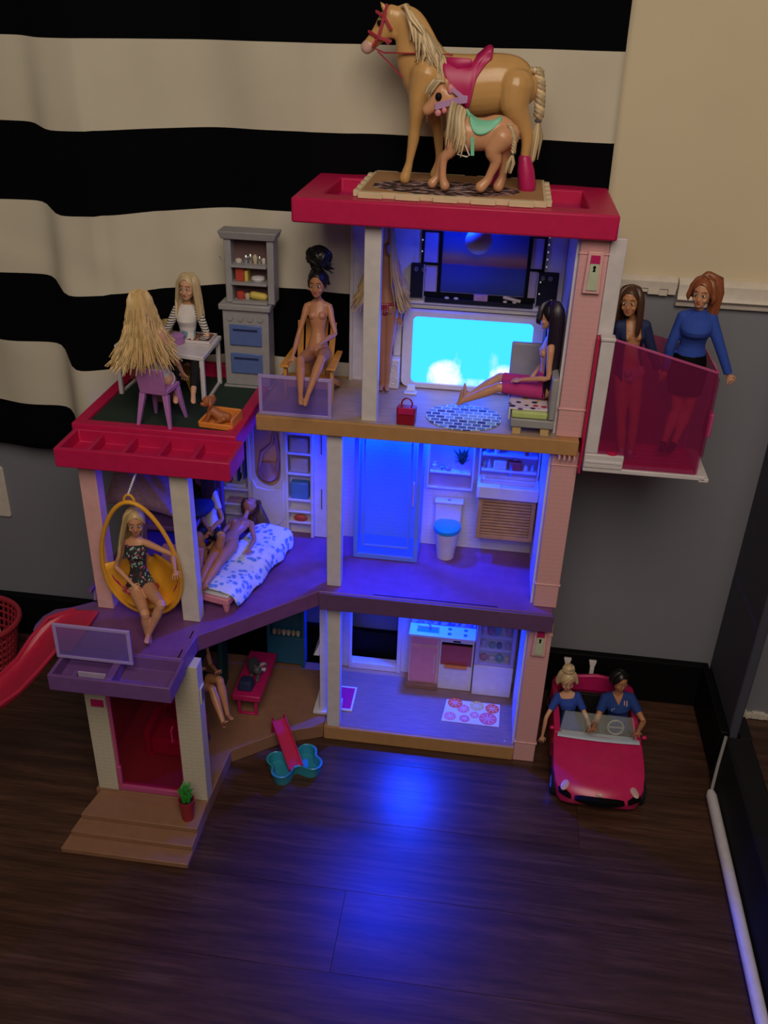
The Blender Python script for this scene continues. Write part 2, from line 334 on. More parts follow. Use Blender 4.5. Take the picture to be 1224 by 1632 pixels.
def hairmat(name, c, v=.35):
    n = mat(name, c, .38, var=0); g = n.n('ShaderNodeNewGeometry')
    n.color(n.ramp(g.outputs['Random Per Island'], [(0, [q*(1-v) for q in c]), (1, [min(1, q*(1+v)) for q in c])]))
hairmat('blonde', (.62, .43, .20)); hairmat('ash_blonde', (.58, .44, .26)); hairmat('black_hair', (.008, .007, .008)); hairmat('brown_hair', (.07, .028, .016)); hairmat('red_hair', (.26, .075, .03)); hairmat('dark_blonde', (.52, .36, .17)); hairmat('mane', (.62, .47, .28)); hairmat('purple_black', (.018, .010, .022))

# ============================================================ the room
YW = 1.632
# floor: a sub-floor and its planks, laid along the wall
sub = structure('floor', G().box(-1.7, .62, .25, 1.64, -.012, -.0025), 'soft_black')
pw = .152
for r in range(10):
    y1 = 1.64-r*pw; y0 = y1-pw
    x = -1.7+(-.75, -.2, -.5, -.05, -.9, -.35)[r % 6]
    while x < .51:
        a, b = max(x, -1.7), min(x+1.22, .51); x += 1.22
        if b-a > .02: obj('plank', G().box(a+.0004, b-.0004, y0+.0004, y1-.0004, -.0025, 0), 'floor_wood', sub)
structure('floor_beyond', G().box(.5, 1.5, .25, 2.2, -.02, -.001), 'floor_wood')
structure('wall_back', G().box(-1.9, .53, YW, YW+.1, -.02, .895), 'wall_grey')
structure('wall_back_upper', G().box(-1.9, .9, YW, YW+.1, .895, 1.9), 'wall_cream')
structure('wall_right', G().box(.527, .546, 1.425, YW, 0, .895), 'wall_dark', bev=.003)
structure('wall_right_upper', G().box(.527, .546, 1.425, YW, .895, 1.9), 'wall_cream', bev=.004)
structure('wall_beyond', G().box(.547, 1.5, 1.60, 1.66, .012, 1.9), 'wall_grey')
g = G(); px = .549                                    # rough filler along the foot of the far wall
while px < 1.0:
    w_ = R.uniform(.006, .016); g.box(px, px+w_, 1.594-R.random()*.004, 1.602, 0, .010+R.random()*.012); px += w_
structure('trim_1', g, 'cream_white', bev=.001)
structure('baseboard_back', G().box(-1.9, .522, YW-.018, YW, 0, .108), 'black', bev=.003)
structure('baseboard_right', G().box(.508, .527, 1.415, YW-.018, 0, .108), 'black', bev=.003)
structure('trim_2', G().prismy([(.506, 0), (.575, 0), (.570, .094), (.565, .10), (.524, .10), (.519, .096)], .25, 1.412).box(.5475, .570, 1.4121, 1.478, 0, .0995), 'soft_black', bev=.002)
# chair rail: a full moulding on the right, a broken thin strip on the left
prof = [(YW, .872), (YW-.010, .872), (YW-.012, .880), (YW-.020, .886), (YW-.016, .893), (YW-.016, .912), (YW-.008, .918), (YW, .920)]
structure('trim_3', G().prismx(prof, .312, .527), 'cream_white', bev=.001)
g = G(); x = -.2
while x < .308:
    w_ = R.uniform(.008, .02); g.box(x, min(x+w_, .309), YW-.010-R.random()*.005, YW, .888+R.random()*.006, .905); x += w_
g.prismx([(YW, .900), (YW-.013, .900), (YW-.014, .914), (YW-.006, .919), (YW, .920)], -.2, .31)
structure('trim_4', g, 'cream_white', bev=.001)
# outlet plate on the back wall, at the left edge of the picture
t = thing('wall_outlet', 'cream plastic wall outlet plate on the grey wall left of the dollhouse', 'outlet', (-1.042, YW, .37))
obj('cover_plate', G().prismy([(a-1.042, b+.37) for a, b in rrect(.075, .122, .006)], YW-.006, YW), 'cream_white', t, bev=.0015)
for dz in (-.026, .026): obj('socket', G().lathe((-1.042, YW-.006, .37+dz), [(.0165, 0), (.016, .002), (.0, .002)], 20, V((0, -1, 0))), 'white', t)
obj('screw', G().lathe((-1.042, YW-.006, .37), [(.003, 0), (.002, .0015)], 8, V((0, -1, 0))), 'silver', t)

# the striped curtain: one hanging cloth with soft folds
def curtain():
    nx, nz = 150, 60; g = G(); band = []
    x0, x1 = -1.45, .156
    def depth(x, z):
        k = 1/(1+math.exp(-(x+.787)/.010))           # the sharp fold left of the dollhouse
        d = .006*math.sin(x*11+1.2)+.006*math.sin(x*23+.5)+.0025*math.sin(x*47+z*5)
        d += -.055*k*math.exp(-(max(0, x+.787)/.22)**2)*min(1, max(.25, (1.6-z)/.9))
        d += .004*math.sin(x*17+z*9)+.0015*math.sin(z*70+x*30)*math.exp(-((z-.82)/.12)**2)
        return d
    for j in range(nz+1):
        s = j/nz
        for i in range(nx+1):
            x = x0+(x1-x0)*i/nx
            bot = .505+.035/(1+math.exp(-(x+.75)/.03)) if x > -.95 else .505+.0*x
            z = 1.75+(bot-1.75)*s
            xe = x+(.020*s if x > .1 else 0)
            yb = 1.594
            if -.69 < x < -.33: yb += .008
            y = yb+depth(x, z)
            y = min(y, YW-.004)
            if x > -.68: y = max(y, 1.588-.03*max(0, (-.60-x)/.08))
            g.v.append(V((xe, y, z)))
            # bands of fabric, cut level, sagging a little towards the fold
            sag = .062/(1+math.exp(-(x+.787)/.008))*math.exp(-(max(0, x+.787)/.20)**2)*max(0, (1.30-z))
            sag -= .010*(x+.79)*(1 if z > .9 else 0)+.012*math.exp(-((x+.42)/.12)**2)*max(0, 1.1-z)
            band.append((z+sag-.603)/.2605)
    for j in range(nz):
        for i in range(nx):
            a = j*(nx+1)+i; g.f.append((a, a+1, a+nx+2, a+nx+1))
    o = solo('curtain', g, 'curtain', 'long black and cream banded fabric curtain hanging on the wall behind the dollhouse', 'curtain', smooth=80, thick=.0016)
    at = o.data.attributes.new('band', 'FLOAT', 'POINT')
    for i, b in enumerate(band): at.data[i].value = b
curtain()

# white conduit on the floor along the black sill, and a thin rod leaning behind its end
solo('floor_pipe', G().tube([(.493, .3, .011), (.492, .9, .011), (.497, 1.34, .011), (.4975, 1.352, .011)], [.0105, .0105, .0105, .007], 14), 'cool_white', 'white plastic pipe lying on the floor along the black sill', 'pipe')
solo('leaning_rod', G().tube([(.502, 1.362, .004), (.509, 1.385, .050), (.514, 1.398, .112)], .0032, 8), 'grey', 'thin grey rod leaning on the black baseboard behind the white pipe', 'rod')

# ============================================================ the dollhouse
H = thing('dollhouse', 'large three storey pink and purple plastic dollhouse lit blue inside', 'dollhouse', (-.22, 1.40, 0))
XL, XR, YF, YB = -.266, .160, 1.386, 1.585           # main tower
WL, WR = -.650, -.437                                # left wing
# ---- bases and floors
obj('base_floor', G().box(XL, .118, YF, YB, 0, .033), 'gold', H, bev=.002)
obj('base_floor', G().prism([(WL, 1.155), (WR, 1.155), (WR+.005, 1.29), (-.345, 1.358), (XL-.001, 1.39), (XL-.001, YB), (WL, YB)], 0, .032), 'tan', H, bev=.0015)
obj('floor_print', G().box(XL+.005, .115, YF+.006, YB-.02, .033, .0338), 'wood_print', H)
for k, (y0, zz) in enumerate(((1.033, .011), (1.062, .022), (1.092, .033))):
    e = .016-.007*k
    obj('step', G().prism([(WL-e, y0), (WR, y0), (WR, 1.154), (WL-e+.012, 1.154)], zz-.011, zz), 'tan', H, bev=.0015)
deck2 = [(XL, 1.368), (XR-.006, 1.368), (XR-.006, YB), (WL, YB), (WL, 1.136), (-.452, 1.136), (-.447, 1.20), (XL-.006, 1.366)]
obj('second_floor', G().prism(deck2, .342, .375), 'purple_deck', H, bev=.002)
obj('floor_edge', G().prism([(XL-.004, 1.362), (XR-.004, 1.362), (XR-.004, 1.3675), (XL-.004, 1.3675)], .338, .374), 'deep_purple', H, bev=.0015)
for (x0, x1, y0, y1) in ((-.171, .055, 1.3725, 1.3745),): obj('groove', G().box(x0, x1, y0, y1, .3745, .3754), 'black', H)
for p in ((-.452, 1.118, -.449, 1.140), (-.450, 1.172, -.447, 1.192)): obj('groove', G().box(p[0]-.008, p[0]-.006, p[1]+.02, p[3]+.02, .3745, .3755), 'black', H)
obj('third_floor', G().box(-.378, XR-.004, 1.374, YB, .684, .711), 'gold', H, bev=.002)
obj('floor_print', G().box(-.374, .118, 1.378, YB-.016, .711, .712), 'light_wood_print', H)
# ---- balcony planter on the wing front: purple box with two open bays
pl = G(); x0, x1, y0, y1, z0, z1 = WL+.002, -.447, 1.062, 1.136, .345, .375
tray(pl, x0, x1, y0, y1, z0, z1, .006, .006); pl.box(-.557, -.545, y0+.006, y1-.006, z0+.006, z1); pl.box(-.615, -.607, y0+.006, y0+.028, z0+.006, z1-.006)
pb = obj('balcony_planter', pl, 'purple', H, bev=.0012)
obj('label_strip', G().box(-.606, -.560, y0+.020, y0+.023, z0+.006, z1-.004), 'lavender', pb)
def rail(x0, x1, y, z0, z1, nm='balcony_rail'):
    r = obj(nm, G().box(x0+.006, x1-.006, y-.0012, y+.0012, z0+.006, z1-.006), 'clear_purple', H)
    g = G().box(x0, x1, y-.002, y+.002, z0, z0+.006).box(x0, x1, y-.002, y+.002, z1-.006, z1).box(x0, x0+.006, y-.002, y+.002, z0+.006, z1-.006).box(x1-.006, x1, y-.002, y+.002, z0+.006, z1-.006)
    obj('rail_frame', g, 'clear_purple_rim', r, bev=.0008); return r
rail(-.651, -.523, 1.108, .376, .443)
rail(-.372, -.250, 1.379, .7125, .783)
# ---- side balcony plate where the slide starts, and its low rail
q = [atZ(*p, .368) for p in ((112, 967), (88, 970), (68, 981), (56, 994), (52, 1003))]
g = G().prism(([(WL-.001, 1.285)]+[(p.x, p.y) for p in q]+[(-.722, 1.205), (-.698, 1.212), (-.672, 1.238), (WL-.001, 1.240)])[::-1], .354, .368); obj('side_balcony', g, 'purple', H, bev=.003)
obj('side_balcony_tab', G().box(q[4].x-.002, q[4].x+.012, q[4].y, q[4].y+.014, .342, .3535), 'lavender', H, bev=.001)
g = G()
for yy in (1.27, 1.33, 1.39): g.bar((-.655, yy, .375), (-.660, yy+.012, .398), .006, .006)
g.bar((-.659, 1.26, .398), (-.659, 1.41, .398), .007, .007); obj('side_rail', g, 'purple', H, bev=.001)
# ---- wing roof: a pink tray with a dark green lawn, planter box in front
TX0, TX1, TY0, TY1 = -.667, -.391, 1.300, 1.580
g = G(); tray(g, TX0, TX1, TY0, TY1, .672, .704, .020, .014); g.box(TX0+.02, TX1-.02, TY1-.018, TY1, .70, .722)
obj('wing_roof', g, 'hot_pink', H, bev=.002)
obj('roof_lawn', G().box(TX0+.0205, TX1-.0205, TY0+.0205, TY1-.0205, .686, .699), 'dark_green', H)
g = G(); tray(g, -.660, -.378, 1.216, TY0-.0005, .666, .698, .008, .010)
for x in (-.612, -.556, -.500, -.444): g.box(x-.004, x+.004, 1.224, TY0-.008, .676, .692)
obj('roof_planter', g, 'hot_pink', H, bev=.0015)
# ---- wing posts (pink and white) and ground floor front with the red door
def skew(x0, x1, y0, y1, z0, z1, tx=0): return G().hexa([(x0, y0, z0), (x1, y0, z0), (x1, y1, z0), (x0, y1, z0)], [(x0+tx, y0, z1), (x1+tx, y0, z1), (x1+tx, y1, z1), (x0+tx, y1, z1)])
obj('pink_post', skew(-.642, -.613, 1.250, 1.276, .375, .672), 'pale_pink', H, bev=.0015)
obj('white_post', skew(-.484, -.453, 1.238, 1.262, .375, .672, -.002), 'cream_white', H, bev=.0015)
o = obj('front_panel', G().box(-.644, -.606, 1.157, 1.172, .033, .342), 'white_brick', H, bev=.001)
f_ = obj('mailbox_frame', G().prismy([(a-.620, b+.243) for a, b in rrect(.028, .020, .002)], 1.154, 1.157), 'cream_white', o, bev=.0006)
obj('mailbox', G().prismy([(a-.620, b+.243) for a, b in rrect(.023, .015, .001)], 1.1525, 1.1539), 'magenta', o)
o = obj('front_panel', G().box(-.480, -.437, 1.157, 1.185, .033, .342), 'white_brick', H, bev=.001)
o = obj('house_sign', G().box(-.4370, -.4345, 1.163, 1.180, .258, .292), 'cream_white', H, bev=.0006); obj('sign_face', G().box(-.4345, -.4338, 1.166, 1.177, .262, .288), 'dark_grey', o)
d = obj('front_door', G().box(-.600, -.482, 1.1620, 1.1645, .045, .338), 'clear_red', H)
g = G().box(-.606, -.480, 1.158, 1.170, .033, .046).box(-.606, -.598, 1.158, 1.168, .046, .090); obj('door_sill', g, 'clear_magenta_rim', d, bev=.0012)
obj('door_frame', G().box(-.606, -.600, 1.161, 1.1665, .09, .342).box(-.482, -.480, 1.161, 1.1665, .046, .342), 'clear_magenta_rim', d)
obj('door_handle', G().tube([(-.491, 1.161, .17), (-.491, 1.153, .172), (-.491, 1.153, .20), (-.491, 1.161, .202)], .0016, 6), 'magenta', d)
# ---- white posts of the main tower
obj('white_post', G().box(-.260, -.233, 1.388, 1.408, .033, .342), 'white', H, bev=.0015)
obj('white_post', G().box(-.260, -.233, 1.388, 1.408, .375, .684), 'white', H, bev=.0015)
obj('white_post', G().box(-.202, -.176, 1.388, 1.408, .711, 1.03), 'white', H, bev=.0015)
# ---- right wall: pink moulded brick columns with ledges, white inside
for z0, z1 in ((0.0, .338), (.375, .684), (.711, 1.03)):
    obj('brick_column', G().box(.118, XR, YF+.002, YB-.001, z0, z1), 'pink_brick', H, bev=.0015)
    for za, zb in ((z0+.047, z0+.050), (z1-.025, z1-.023)): obj('column_ledge', G().box(.1165, XR+.0015, YF+.0005, YF+.01, za, zb), 'pale_pink', H, bev=.0008)
    obj('inner_wall', G().box(.1135, .1178, YF+.012, YB-.02, max(z0, .034), z1), 'cool_white', H)
for k in range(4): obj('bracket', G().box(.126+.008*k, .129+.008*k, 1.370, 1.384, .678, .684), 'pale_pink', H)
def sconce(x, z):                                    # flat framed wall lamp with a green glass
    f = obj('wall_lamp', G().prismy([(x-.013, z-.031), (x+.013, z-.031), (x+.011, z+.031), (x-.011, z+.031)], 1.380, YF+.002), 'pale_pink', H, bev=.0012)
    obj('lamp_glass', G().prismy([(x-.008, z-.025), (x+.008, z-.025), (x+.006, z+.014), (x-.006, z+.014)], 1.3775, 1.3798), 'mint_glass', f)
    obj('lamp_hood', G().prismy([(x-.007, z+.0145), (x+.007, z+.0145), (x+.0065, z+.026), (x-.0065, z+.026)], 1.3770, 1.3798), 'magenta', f)
    obj('lamp_emblem', G().ell((x, 1.3768, z+.009), .0022, .0006, .0026).prismy([(x-.0022, z+.003), (x+.0022, z+.003), (x, z+.010)], 1.3764, 1.3772), 'black', f)
sconce(.141, .980); sconce(.139, .300)
# ---- roof: big hot pink tray
g = G(); rx0, rx1, ry0, ry1, rz0, rz1 = -.309, .166, 1.366, 1.598, 1.030, 1.066
tray(g, rx0, rx1, ry0, ry1, rz0, rz1, .042, .012)
g.v = [V((p.x, p.y, p.z)) for p in g.v]; obj('roof', g, 'hot_pink', H, bev=.003)
obj('roof_inlay', G().box(rx0+.043, rx1-.043, ry0+.043, ry1-.043, 1.0422, 1.0450), 'magenta', H)

# ---- third storey back wall with the printed sea window
yb = 1.570
w3 = obj('back_wall', G().box(-.249, .1135, yb, YB, .711, 1.03), 'cool_white', H, bev=.001)
obj('wall_edge', G().box(-.252, -.246, yb-.004, YB, .711, 1.03), 'white', w3, bev=.0008)
obj('wall_ledge', G().box(-.246, .112, yb-.006, yb, .862, .868), 'cool_white', w3, bev=.001)
win = obj('window_print', G().box(-.098, .052, yb-.0012, yb, .885, 1.028), 'sunset', H)
fr = G()
for x in (-.1005, .049): fr.box(x, x+.006, yb-.005, yb-.0012, .880, 1.028)
fr.box(-.128, .078, yb-.004, yb, .876, .884)
for z in (.930, .985): fr.box(-.126, -.0995, yb-.004, yb-.001, z, z+.004).box(.055, .078, yb-.004, yb-.001, z, z+.004)
fr.box(-.130, -.125, yb-.004, yb, .884, 1.028).box(.074, .079, yb-.004, yb, .884, 1.028)
obj('window_frame', fr, 'black', win)
for x0, x1 in ((-.125, -.0995), (.055, .074)): obj('pane', G().box(x0, x1, yb-.0015, yb-.0005, .884, 1.028), 'lavender', win)
for x0, x1, z1 in ((-.146, -.122, .932), (.068, .104, .930)):
    s = obj('loudspeaker', G().box(x0, x1, yb-.010, yb, .874, z1), 'soft_black', H, bev=.0008)
    for k in range(2): obj('speaker_cone', G().lathe((x0+.009+.013*k, yb-.0101, z1-.009), [(.0042, 0), (.003, .0008), (.0012, .0002)], 12, V((0, -1, 0))), 'dark_grey', s)
    obj('trim_strip', G().box(x1-.002 if x0 < 0 else x0, x1 if x0 < 0 else x0+.002, yb-.0108, yb-.010, .874, z1), 'grey', s)
for x, z0, z1, n_ in ((.081, .935, 1.02, 7), (-.128, .945, 1.02, 4), (.074, .885, .925, 2)):
    lt = obj('light_string', G().tube([(x, yb-.0115, z0), (x+.001, yb-.0115, (z0+z1)/2), (x, yb-.0115, z1)], .0005, 5), 'soft_black', H)
    for k in range(n_): obj('bulb', G().ell((x, yb-.0125, z0+(z1-z0)*(k+.5)/n_), .0013, .0013, .0016, None, 8, 6), 'fairy_bulb', lt)
palm = G()
for k in range(11):
    a = math.radians(-165+k*14); L_ = .030+.006*math.sin(k*2.3)
    p0 = V((-.058, yb-.006, 1.022)); palm.tube([p0, p0+V((math.cos(a)*L_*.6, -.001, math.sin(a)*L_*.35-.004)), p0+V((math.cos(a)*L_, -.001, math.sin(a)*L_*.8-.012))], [(.0008, .004), (.0008, .0045), (.0004, .0012)], 6)
obj('palm_print', palm, 'black', win)
sill = obj('window_sill', G().box(-.120, .066, yb-.012, yb, .868, .875), 'soft_black', H, bev=.0008)
for x, r_ in ((-.082, .0045), (-.066, .0045), (.018, .004), (.034, .004)): obj('shell', G().ell((x, yb-.009, .8765), r_, .003, .0025, None, 10, 6), 'print_beige', sill)
obj('music_box', G().box(-.036, -.012, yb-.011, yb-.003, .875, .886), 'mauve', sill, bev=.001)
obj('paper_roll', G().tube([(.014, yb-.007, .884), (.044, yb-.007, .878)], .003, 8), 'print_beige', sill)
# ---- second storey back walls
w2 = obj('back_wall', G().box(XL+.002, .1135, yb, YB, .375, .684), 'white_brick2', H, bev=.0008)
obj('back_wall', G().box(-.585, -.507, yb, YB, .375, .672), 'lavender', H)
def niche(x0, x1, z0, z1, zs, back):
    n_ = obj('niche', G().box(x0, x1, yb-.0015, yb-.0003, z0, z1), back, H)
    g = G(); f = .004
    g.box(x0-f, x0, yb-.012, yb, z0-f, z1).box(x1, x1+f, yb-.012, yb, z0-f, z1).box(x0, x1, yb-.012, yb, z0-f, z0); obj('niche_frame', g, 'cool_white', n_, bev=.0008)
    for z in zs: obj('shelf', G().box(x0+.002, x1-.002, yb-.018, yb-.0015, z, z+.004), 'cool_white', n_, bev=.0006)
    return n_
n1 = niche(-.094, -.013, .511, .668, (.543,), 'lavender')
n2 = niche(.002, .108, .538, .668, (.556, .588), 'lavender')
def bottle(p, r, h, m, par, nm='jar'): return obj(nm, G().lathe(p, [(r*.9, 0), (r, h*.1), (r, h*.65), (r*.5, h*.8), (r*.5, h)], 10), m, par)
for x, r_, h, m in ((-.084, .005, .016, 'print_beige'), (-.070, .006, .012, 'silver'), (-.058, .005, .010, 'mauve')): bottle(V((x, yb-.010, .547)), r_, h, m, n1)
fol = G()
for k in range(26):
    a = R.uniform(0, 6.28); u = R.uniform(.2, 1); p0 = V((-.032, yb-.011, .562)); q = p0+V((math.cos(a)*.020*u, math.sin(a)*.006*u-.003, R.uniform(.006, .040)))
    fol.tube([p0, (p0+q)/2+V((0, -.002, .004)), q], [(.0008, .001), (.0014, .005), (.0004, .0006)], 6)
obj('house_plant', fol, 'leaf_dark', n1); bottle(V((-.032, yb-.011, .547)), .0065, .016, 'clear_smoke', n1, 'vase')
for x, r_, h, m in ((.010, .003, .014, 'gold'), (.018, .003, .018, 'print_beige'), (.085, .005, .012, 'cream_white'), (.098, .004, .014, 'silver')): bottle(V((x, yb-.010, .560)), r_, h, m, n2)
obj('folded_towel', G().box(.026, .050, yb-.016, yb-.003, .560, .578), 'cloth_white', n2, bev=.002); obj('folded_towel', G().box(.054, .078, yb-.016, yb-.003, .560, .577), 'print_red', n2, bev=.002)
for x, r_, h, m in ((.014, .004, .02, 'print_blue'), (.030, .005, .02, 'cool_white'), (.085, .004, .018, 'print_red')): bottle(V((x, yb-.010, .592)), r_, h, m, n2)
# ---- first storey back wall with an open doorway; splash tiles behind the counter
y1b = 1.584
g = G().box(XL+.002, -.243, y1b, 1.598, .033, .342).box(-.138, .117, y1b, 1.598, .033, .342).box(-.243, -.138, y1b, 1.598, .033, .052)
w1 = obj('back_wall', g, 'cool_white', H)
g = G().box(-.246, -.240, y1b-.006, y1b, .034, .342).box(-.141, -.132, y1b-.008, y1b, .034, .342).box(-.240, -.141, y1b-.006, y1b, .034, .050); obj('door_casing', g, 'cool_white', w1, bev=.0008)
obj('splash_tiles', G().box(-.112, .0225, 1.5745, y1b-.0002, .1765, .3415), 'splash_tile', w1)
obj('rivet', G().lathe((-.124, y1b-.001, .288), [(.003, 0), (.002, .0012)], 8, V((0, -1, 0))), 'dark_grey', w1)
obj('rivet', G().lathe((.100, 1.402, .0338), [(.003, 0), (.002, .0012)], 8), 'grey', H); obj('rivet', G().lathe((.116, 1.40, .375), [(.003, 0), (.002, .0012)], 8), 'grey', H)
# ---- elevator shaft on the right outside
g = G().box(.1605, .184, 1.388, 1.398, .884, 1.03).box(.1605, .165, 1.398, 1.50, .884, 1.03).box(.1605, .184, 1.495, 1.50, .884, 1.03)
obj('lift_guide', g, 'white', H, bev=.0012)
obj('lift_track', G().box(.1602, .1640, 1.372, 1.50, .655, .884), 'hot_pink', H, bev=.0006)

# ============================================================ lamps inside the dollhouse (small blue LED pucks with their own light)
def led(loc, d, power, size=.03, parent=H, spread=None):
    loc = V(loc)
    obj('led_lamp', G().lathe(loc-V(d)*.0045, [(.010, 0), (.010, .004), (.008, .0045)], 16, V(d)), 'led', parent)
    l = bpy.data.lights.new('led_light', 'AREA'); l.shape = 'DISK'; l.size = size; l.color = LED; l.energy = power
    o = bpy.data.objects.new('led_light', l); COL.objects.link(o); o.location = loc+V(d)*.002; o.rotation_euler = V(d).to_track_quat('-Z', 'Y').to_euler()
led((-.098, 1.562, .3405), (.05, -.10, -1), 3.6, .018)
led((-.165, 1.535, .6825), (0, -.30, -1), 7.5)
led((-.052, 1.515, .6825), (.15, .35, -1), 1.1)
led((-.06, 1.50, 1.029), (0, 0, -1), .30)

# ============================================================ furniture, third storey
t = thing('television', 'wide glowing television with white rounded frame showing a turquoise fire picture', 'television', (-.03, 1.55, .7125))
tz, tx = .7835, -.033
fo = rrect(.245, .142, .014); fi = rrect(.208, .122, .009)
g = G(); n_ = len(fo)
def P2(pts, y): return [(a+tx, y, b+tz) for a, b in pts]
g.loft([P2(fo, 1.566), P2(fo, 1.552), P2([(a*.985, b*.98) for a, b in fo], 1.549), P2(fi, 1.549), P2(fi, 1.556)], False); obj('frame', g, 'cool_white', t)
obj('screen', G().prismy([(a+tx, b+tz) for a, b in fi], 1.5545, 1.5560), 'screen', t)
obj('back_shell', G().prismy([(a+tx, b+tz) for a, b in fo], 1.5605, 1.5655), 'cool_white', t)
s = obj('speaker_box', G().box(-.176, -.1565, 1.535, 1.566, .7125, .768), 'cool_white', t, bev=.002)
for z in (.728, .752): obj('speaker_cone', G().lathe((-.1662, 1.5348, z), [(.0075, 0), (.0065, .0012), (.003, -.0002), (.0025, .001), (0, .0014)], 16, V((0, -1, 0)), False), 'white', s)
obj('speaker_grille', G().box(-.171, -.157, 1.553, 1.566, .7685, .848), 'cool_white', t, bev=.002)

GL = atY(763, 384, 1.50)
t = thing('globe_lamp', 'round lilac globe lamp hanging under the pink roof before the sea window', 'lamp', tuple(GL))
obj('globe', G().ell(GL, .0215, .0215, .0215, None, 24, 14), 'lavender', t); obj('stem', G().lathe(GL+V((0, 0, .020)), [(.004, 0), (.004, 1.0295-GL.z-.020)], 12), 'cool_white', t)

t = thing('day_bed', 'grey toy sofa bed with high back and blunt wooden legs under the black haired doll', 'sofa', (.075, 1.44, .712))
obj('frame', G().box(.043, .112, 1.378, 1.510, .7255, .740), 'grey', t, bev=.002)
obj('end_panel', G().box(.1015, .1125, 1.378, 1.500, .7405, .812), 'grey', t, bev=.003); obj('back_panel', G().box(.036, .1125, 1.5005, 1.511, .7405, .826), 'grey', t, bev=.003)
for x in (.047, .092):
    for y in (1.381, 1.494): obj('leg', G().box(x, x+.014, y, y+.012, .7122, .7253), 'light_wood', t, bev=.001)
obj('mattress', G().box(.0435, .1010, 1.380, 1.4995, .7403, .7520), 'lime', t, bev=.003)
solo('floral_blanket', G().box(.039, .1008, 1.387, 1.494, .7523, .7550).box(.0385, .0415, 1.387, 1.494, .734, .7550), 'floral', 'white blanket printed with purple, red and yellow flowers on the grey sofa bed', 'blanket', bev=.001)
t = thing('handbag', 'small dark red box handbag with a round handle on the third storey floor', 'handbag', (-.125, 1.385, .712))
obj('body', G().hexa([(-.142, 1.380, .7122), (-.113, 1.380, .7122), (-.111, 1.396, .7122), (-.140, 1.396, .7122)], [(-.143, 1.379, .743), (-.112, 1.379, .743), (-.110, 1.396, .743), (-.141, 1.396, .743)]), 'red', t, bev=.0015)
obj('handle', G().tube([(-.134+.0, 1.388, .743)]+[(-.1265-.009*math.cos(a*math.pi/8), 1.388, .746+.011*math.sin(a*math.pi/8)) for a in range(9)]+[(-.119, 1.388, .743)], .0014, 7), 'red', t)
obj('flap', G().box(-.140, -.114, 1.3775, 1.379, .732, .7435), 'magenta', t, bev=.0005)
solo('oval_rug', G().lathe_e((-.034, 1.432, .7122), .064, .055, .0012, 40), 'rug_check', 'oval rug with blue and white checks on the third storey floor', 'rug')
t = thing('game_console', 'tiny white game pad standing at the left foot of the television', 'toy', (-.135, 1.522, .712))
obj('base', G().box(-.145, -.122, 1.514, 1.530, .7122, .7150), 'white', t, bev=.001); obj('pad', G().hexa([(-.142, 1.524, .7152), (-.125, 1.524, .7152), (-.125, 1.529, .7152), (-.142, 1.529, .7152)], [(-.140, 1.530, .725), (-.127, 1.530, .725), (-.127, 1.533, .725), (-.140, 1.533, .725)]), 'pale_blue', t, bev=.0008)

# ============================================================ furniture, second storey
t = thing('shower_cabin', 'clear blue plastic shower cabin with hinged door beside the toilet', 'shower', (-.166, 1.53, .3755))
sx0, sx1, sy0, sy1 = -.228, -.103, 1.494, 1.5685
obj('base', G().box(sx0, sx1, sy0, sy1, .3757, .386), 'clear_blue_rim', t, bev=.001)
obj('door', G().box(sx0+.010, sx1-.010, sy0, sy0+.003, .388, .678), 'clear_blue', t)
obj('side_glass', G().box(sx1-.003, sx1, sy0+.010, sy1, .388, .678), 'clear_blue', t); obj('side_glass', G().box(sx0, sx0+.003, sy0+.010, sy1, .388, .678), 'clear_blue', t)
for x in (sx0, sx1-.009): obj('corner_post', G().box(x, x+.009, sy0-.001, sy0+.009, .386, .680), 'clear_blue_rim', t, bev=.001)
obj('door_rim', G().box(sx0+.018, sx1-.018, sy0-.001, sy0+.0035, .404, .408).box(sx0+.018, sx0+.021, sy0-.001, sy0+.0035, .408, .67).box(sx1-.021, sx1-.018, sy0-.001, sy0+.0035, .408, .67), 'clear_blue_rim', t, bev=.0006)
obj('door_handle', G().tube([(sx1-.013, sy0-.001, .50), (sx1-.013, sy0-.006, .502), (sx1-.013, sy0-.006, .548), (sx1-.013, sy0-.001, .55)], .0018, 7), 'lavender', t)
obj('shower_head', G().lathe((-.165, 1.535, .655), [(.014, 0), (.013, .004), (.004, .008), (.003, .020)], 16), 'silver', t)
t = thing('toilet', 'white toy toilet with bright blue lid in the second storey bathroom', 'toilet', (-.051, 1.535, .3755))
def oval(cx, cy, z, rx, ry, n=20): return [(cx+rx*math.cos(2*math.pi*i/n), cy+ry*math.sin(2*math.pi*i/n), z) for i in range(n)]
obj('bowl', G().loft([oval(-.051, 1.530, z, rx, ry) for z, rx, ry in ((.3757, .017, .018), (.39, .0185, .020), (.42, .023, .026), (.434, .0245, .0285), (.4355, .0235, .0275))]), 'cream_white', t)
obj('lid', G().loft([oval(-.051, 1.530, z, rx, ry) for z, rx, ry in ((.4360, .0255, .0295), (.440, .0268, .0305), (.4445, .026, .030), (.447, .021, .025))]), 'turquoise_lid', t)
obj('tank', G().box(-.077, -.026, 1.550, 1.5695, .418, .480), 'white', t, bev=.002); obj('tank_lid', G().box(-.079, -.024, 1.547, 1.5695, .4805, .486), 'white', t, bev=.0015)
obj('flush_button', G().lathe((-.051, 1.556, .486), [(.004, 0), (.0035, .0012)], 12), 'silver', t)
t = thing('bathroom_vanity', 'wall hung washbasin over a slatted wooden cabinet on the bathroom wall', 'vanity', (.056, 1.54, .428))
g = G(); tray(g, -.001, .113, 1.512, 1.5695, .519, .5435, .006, .008); obj('basin', g, 'white', t, bev=.0015)
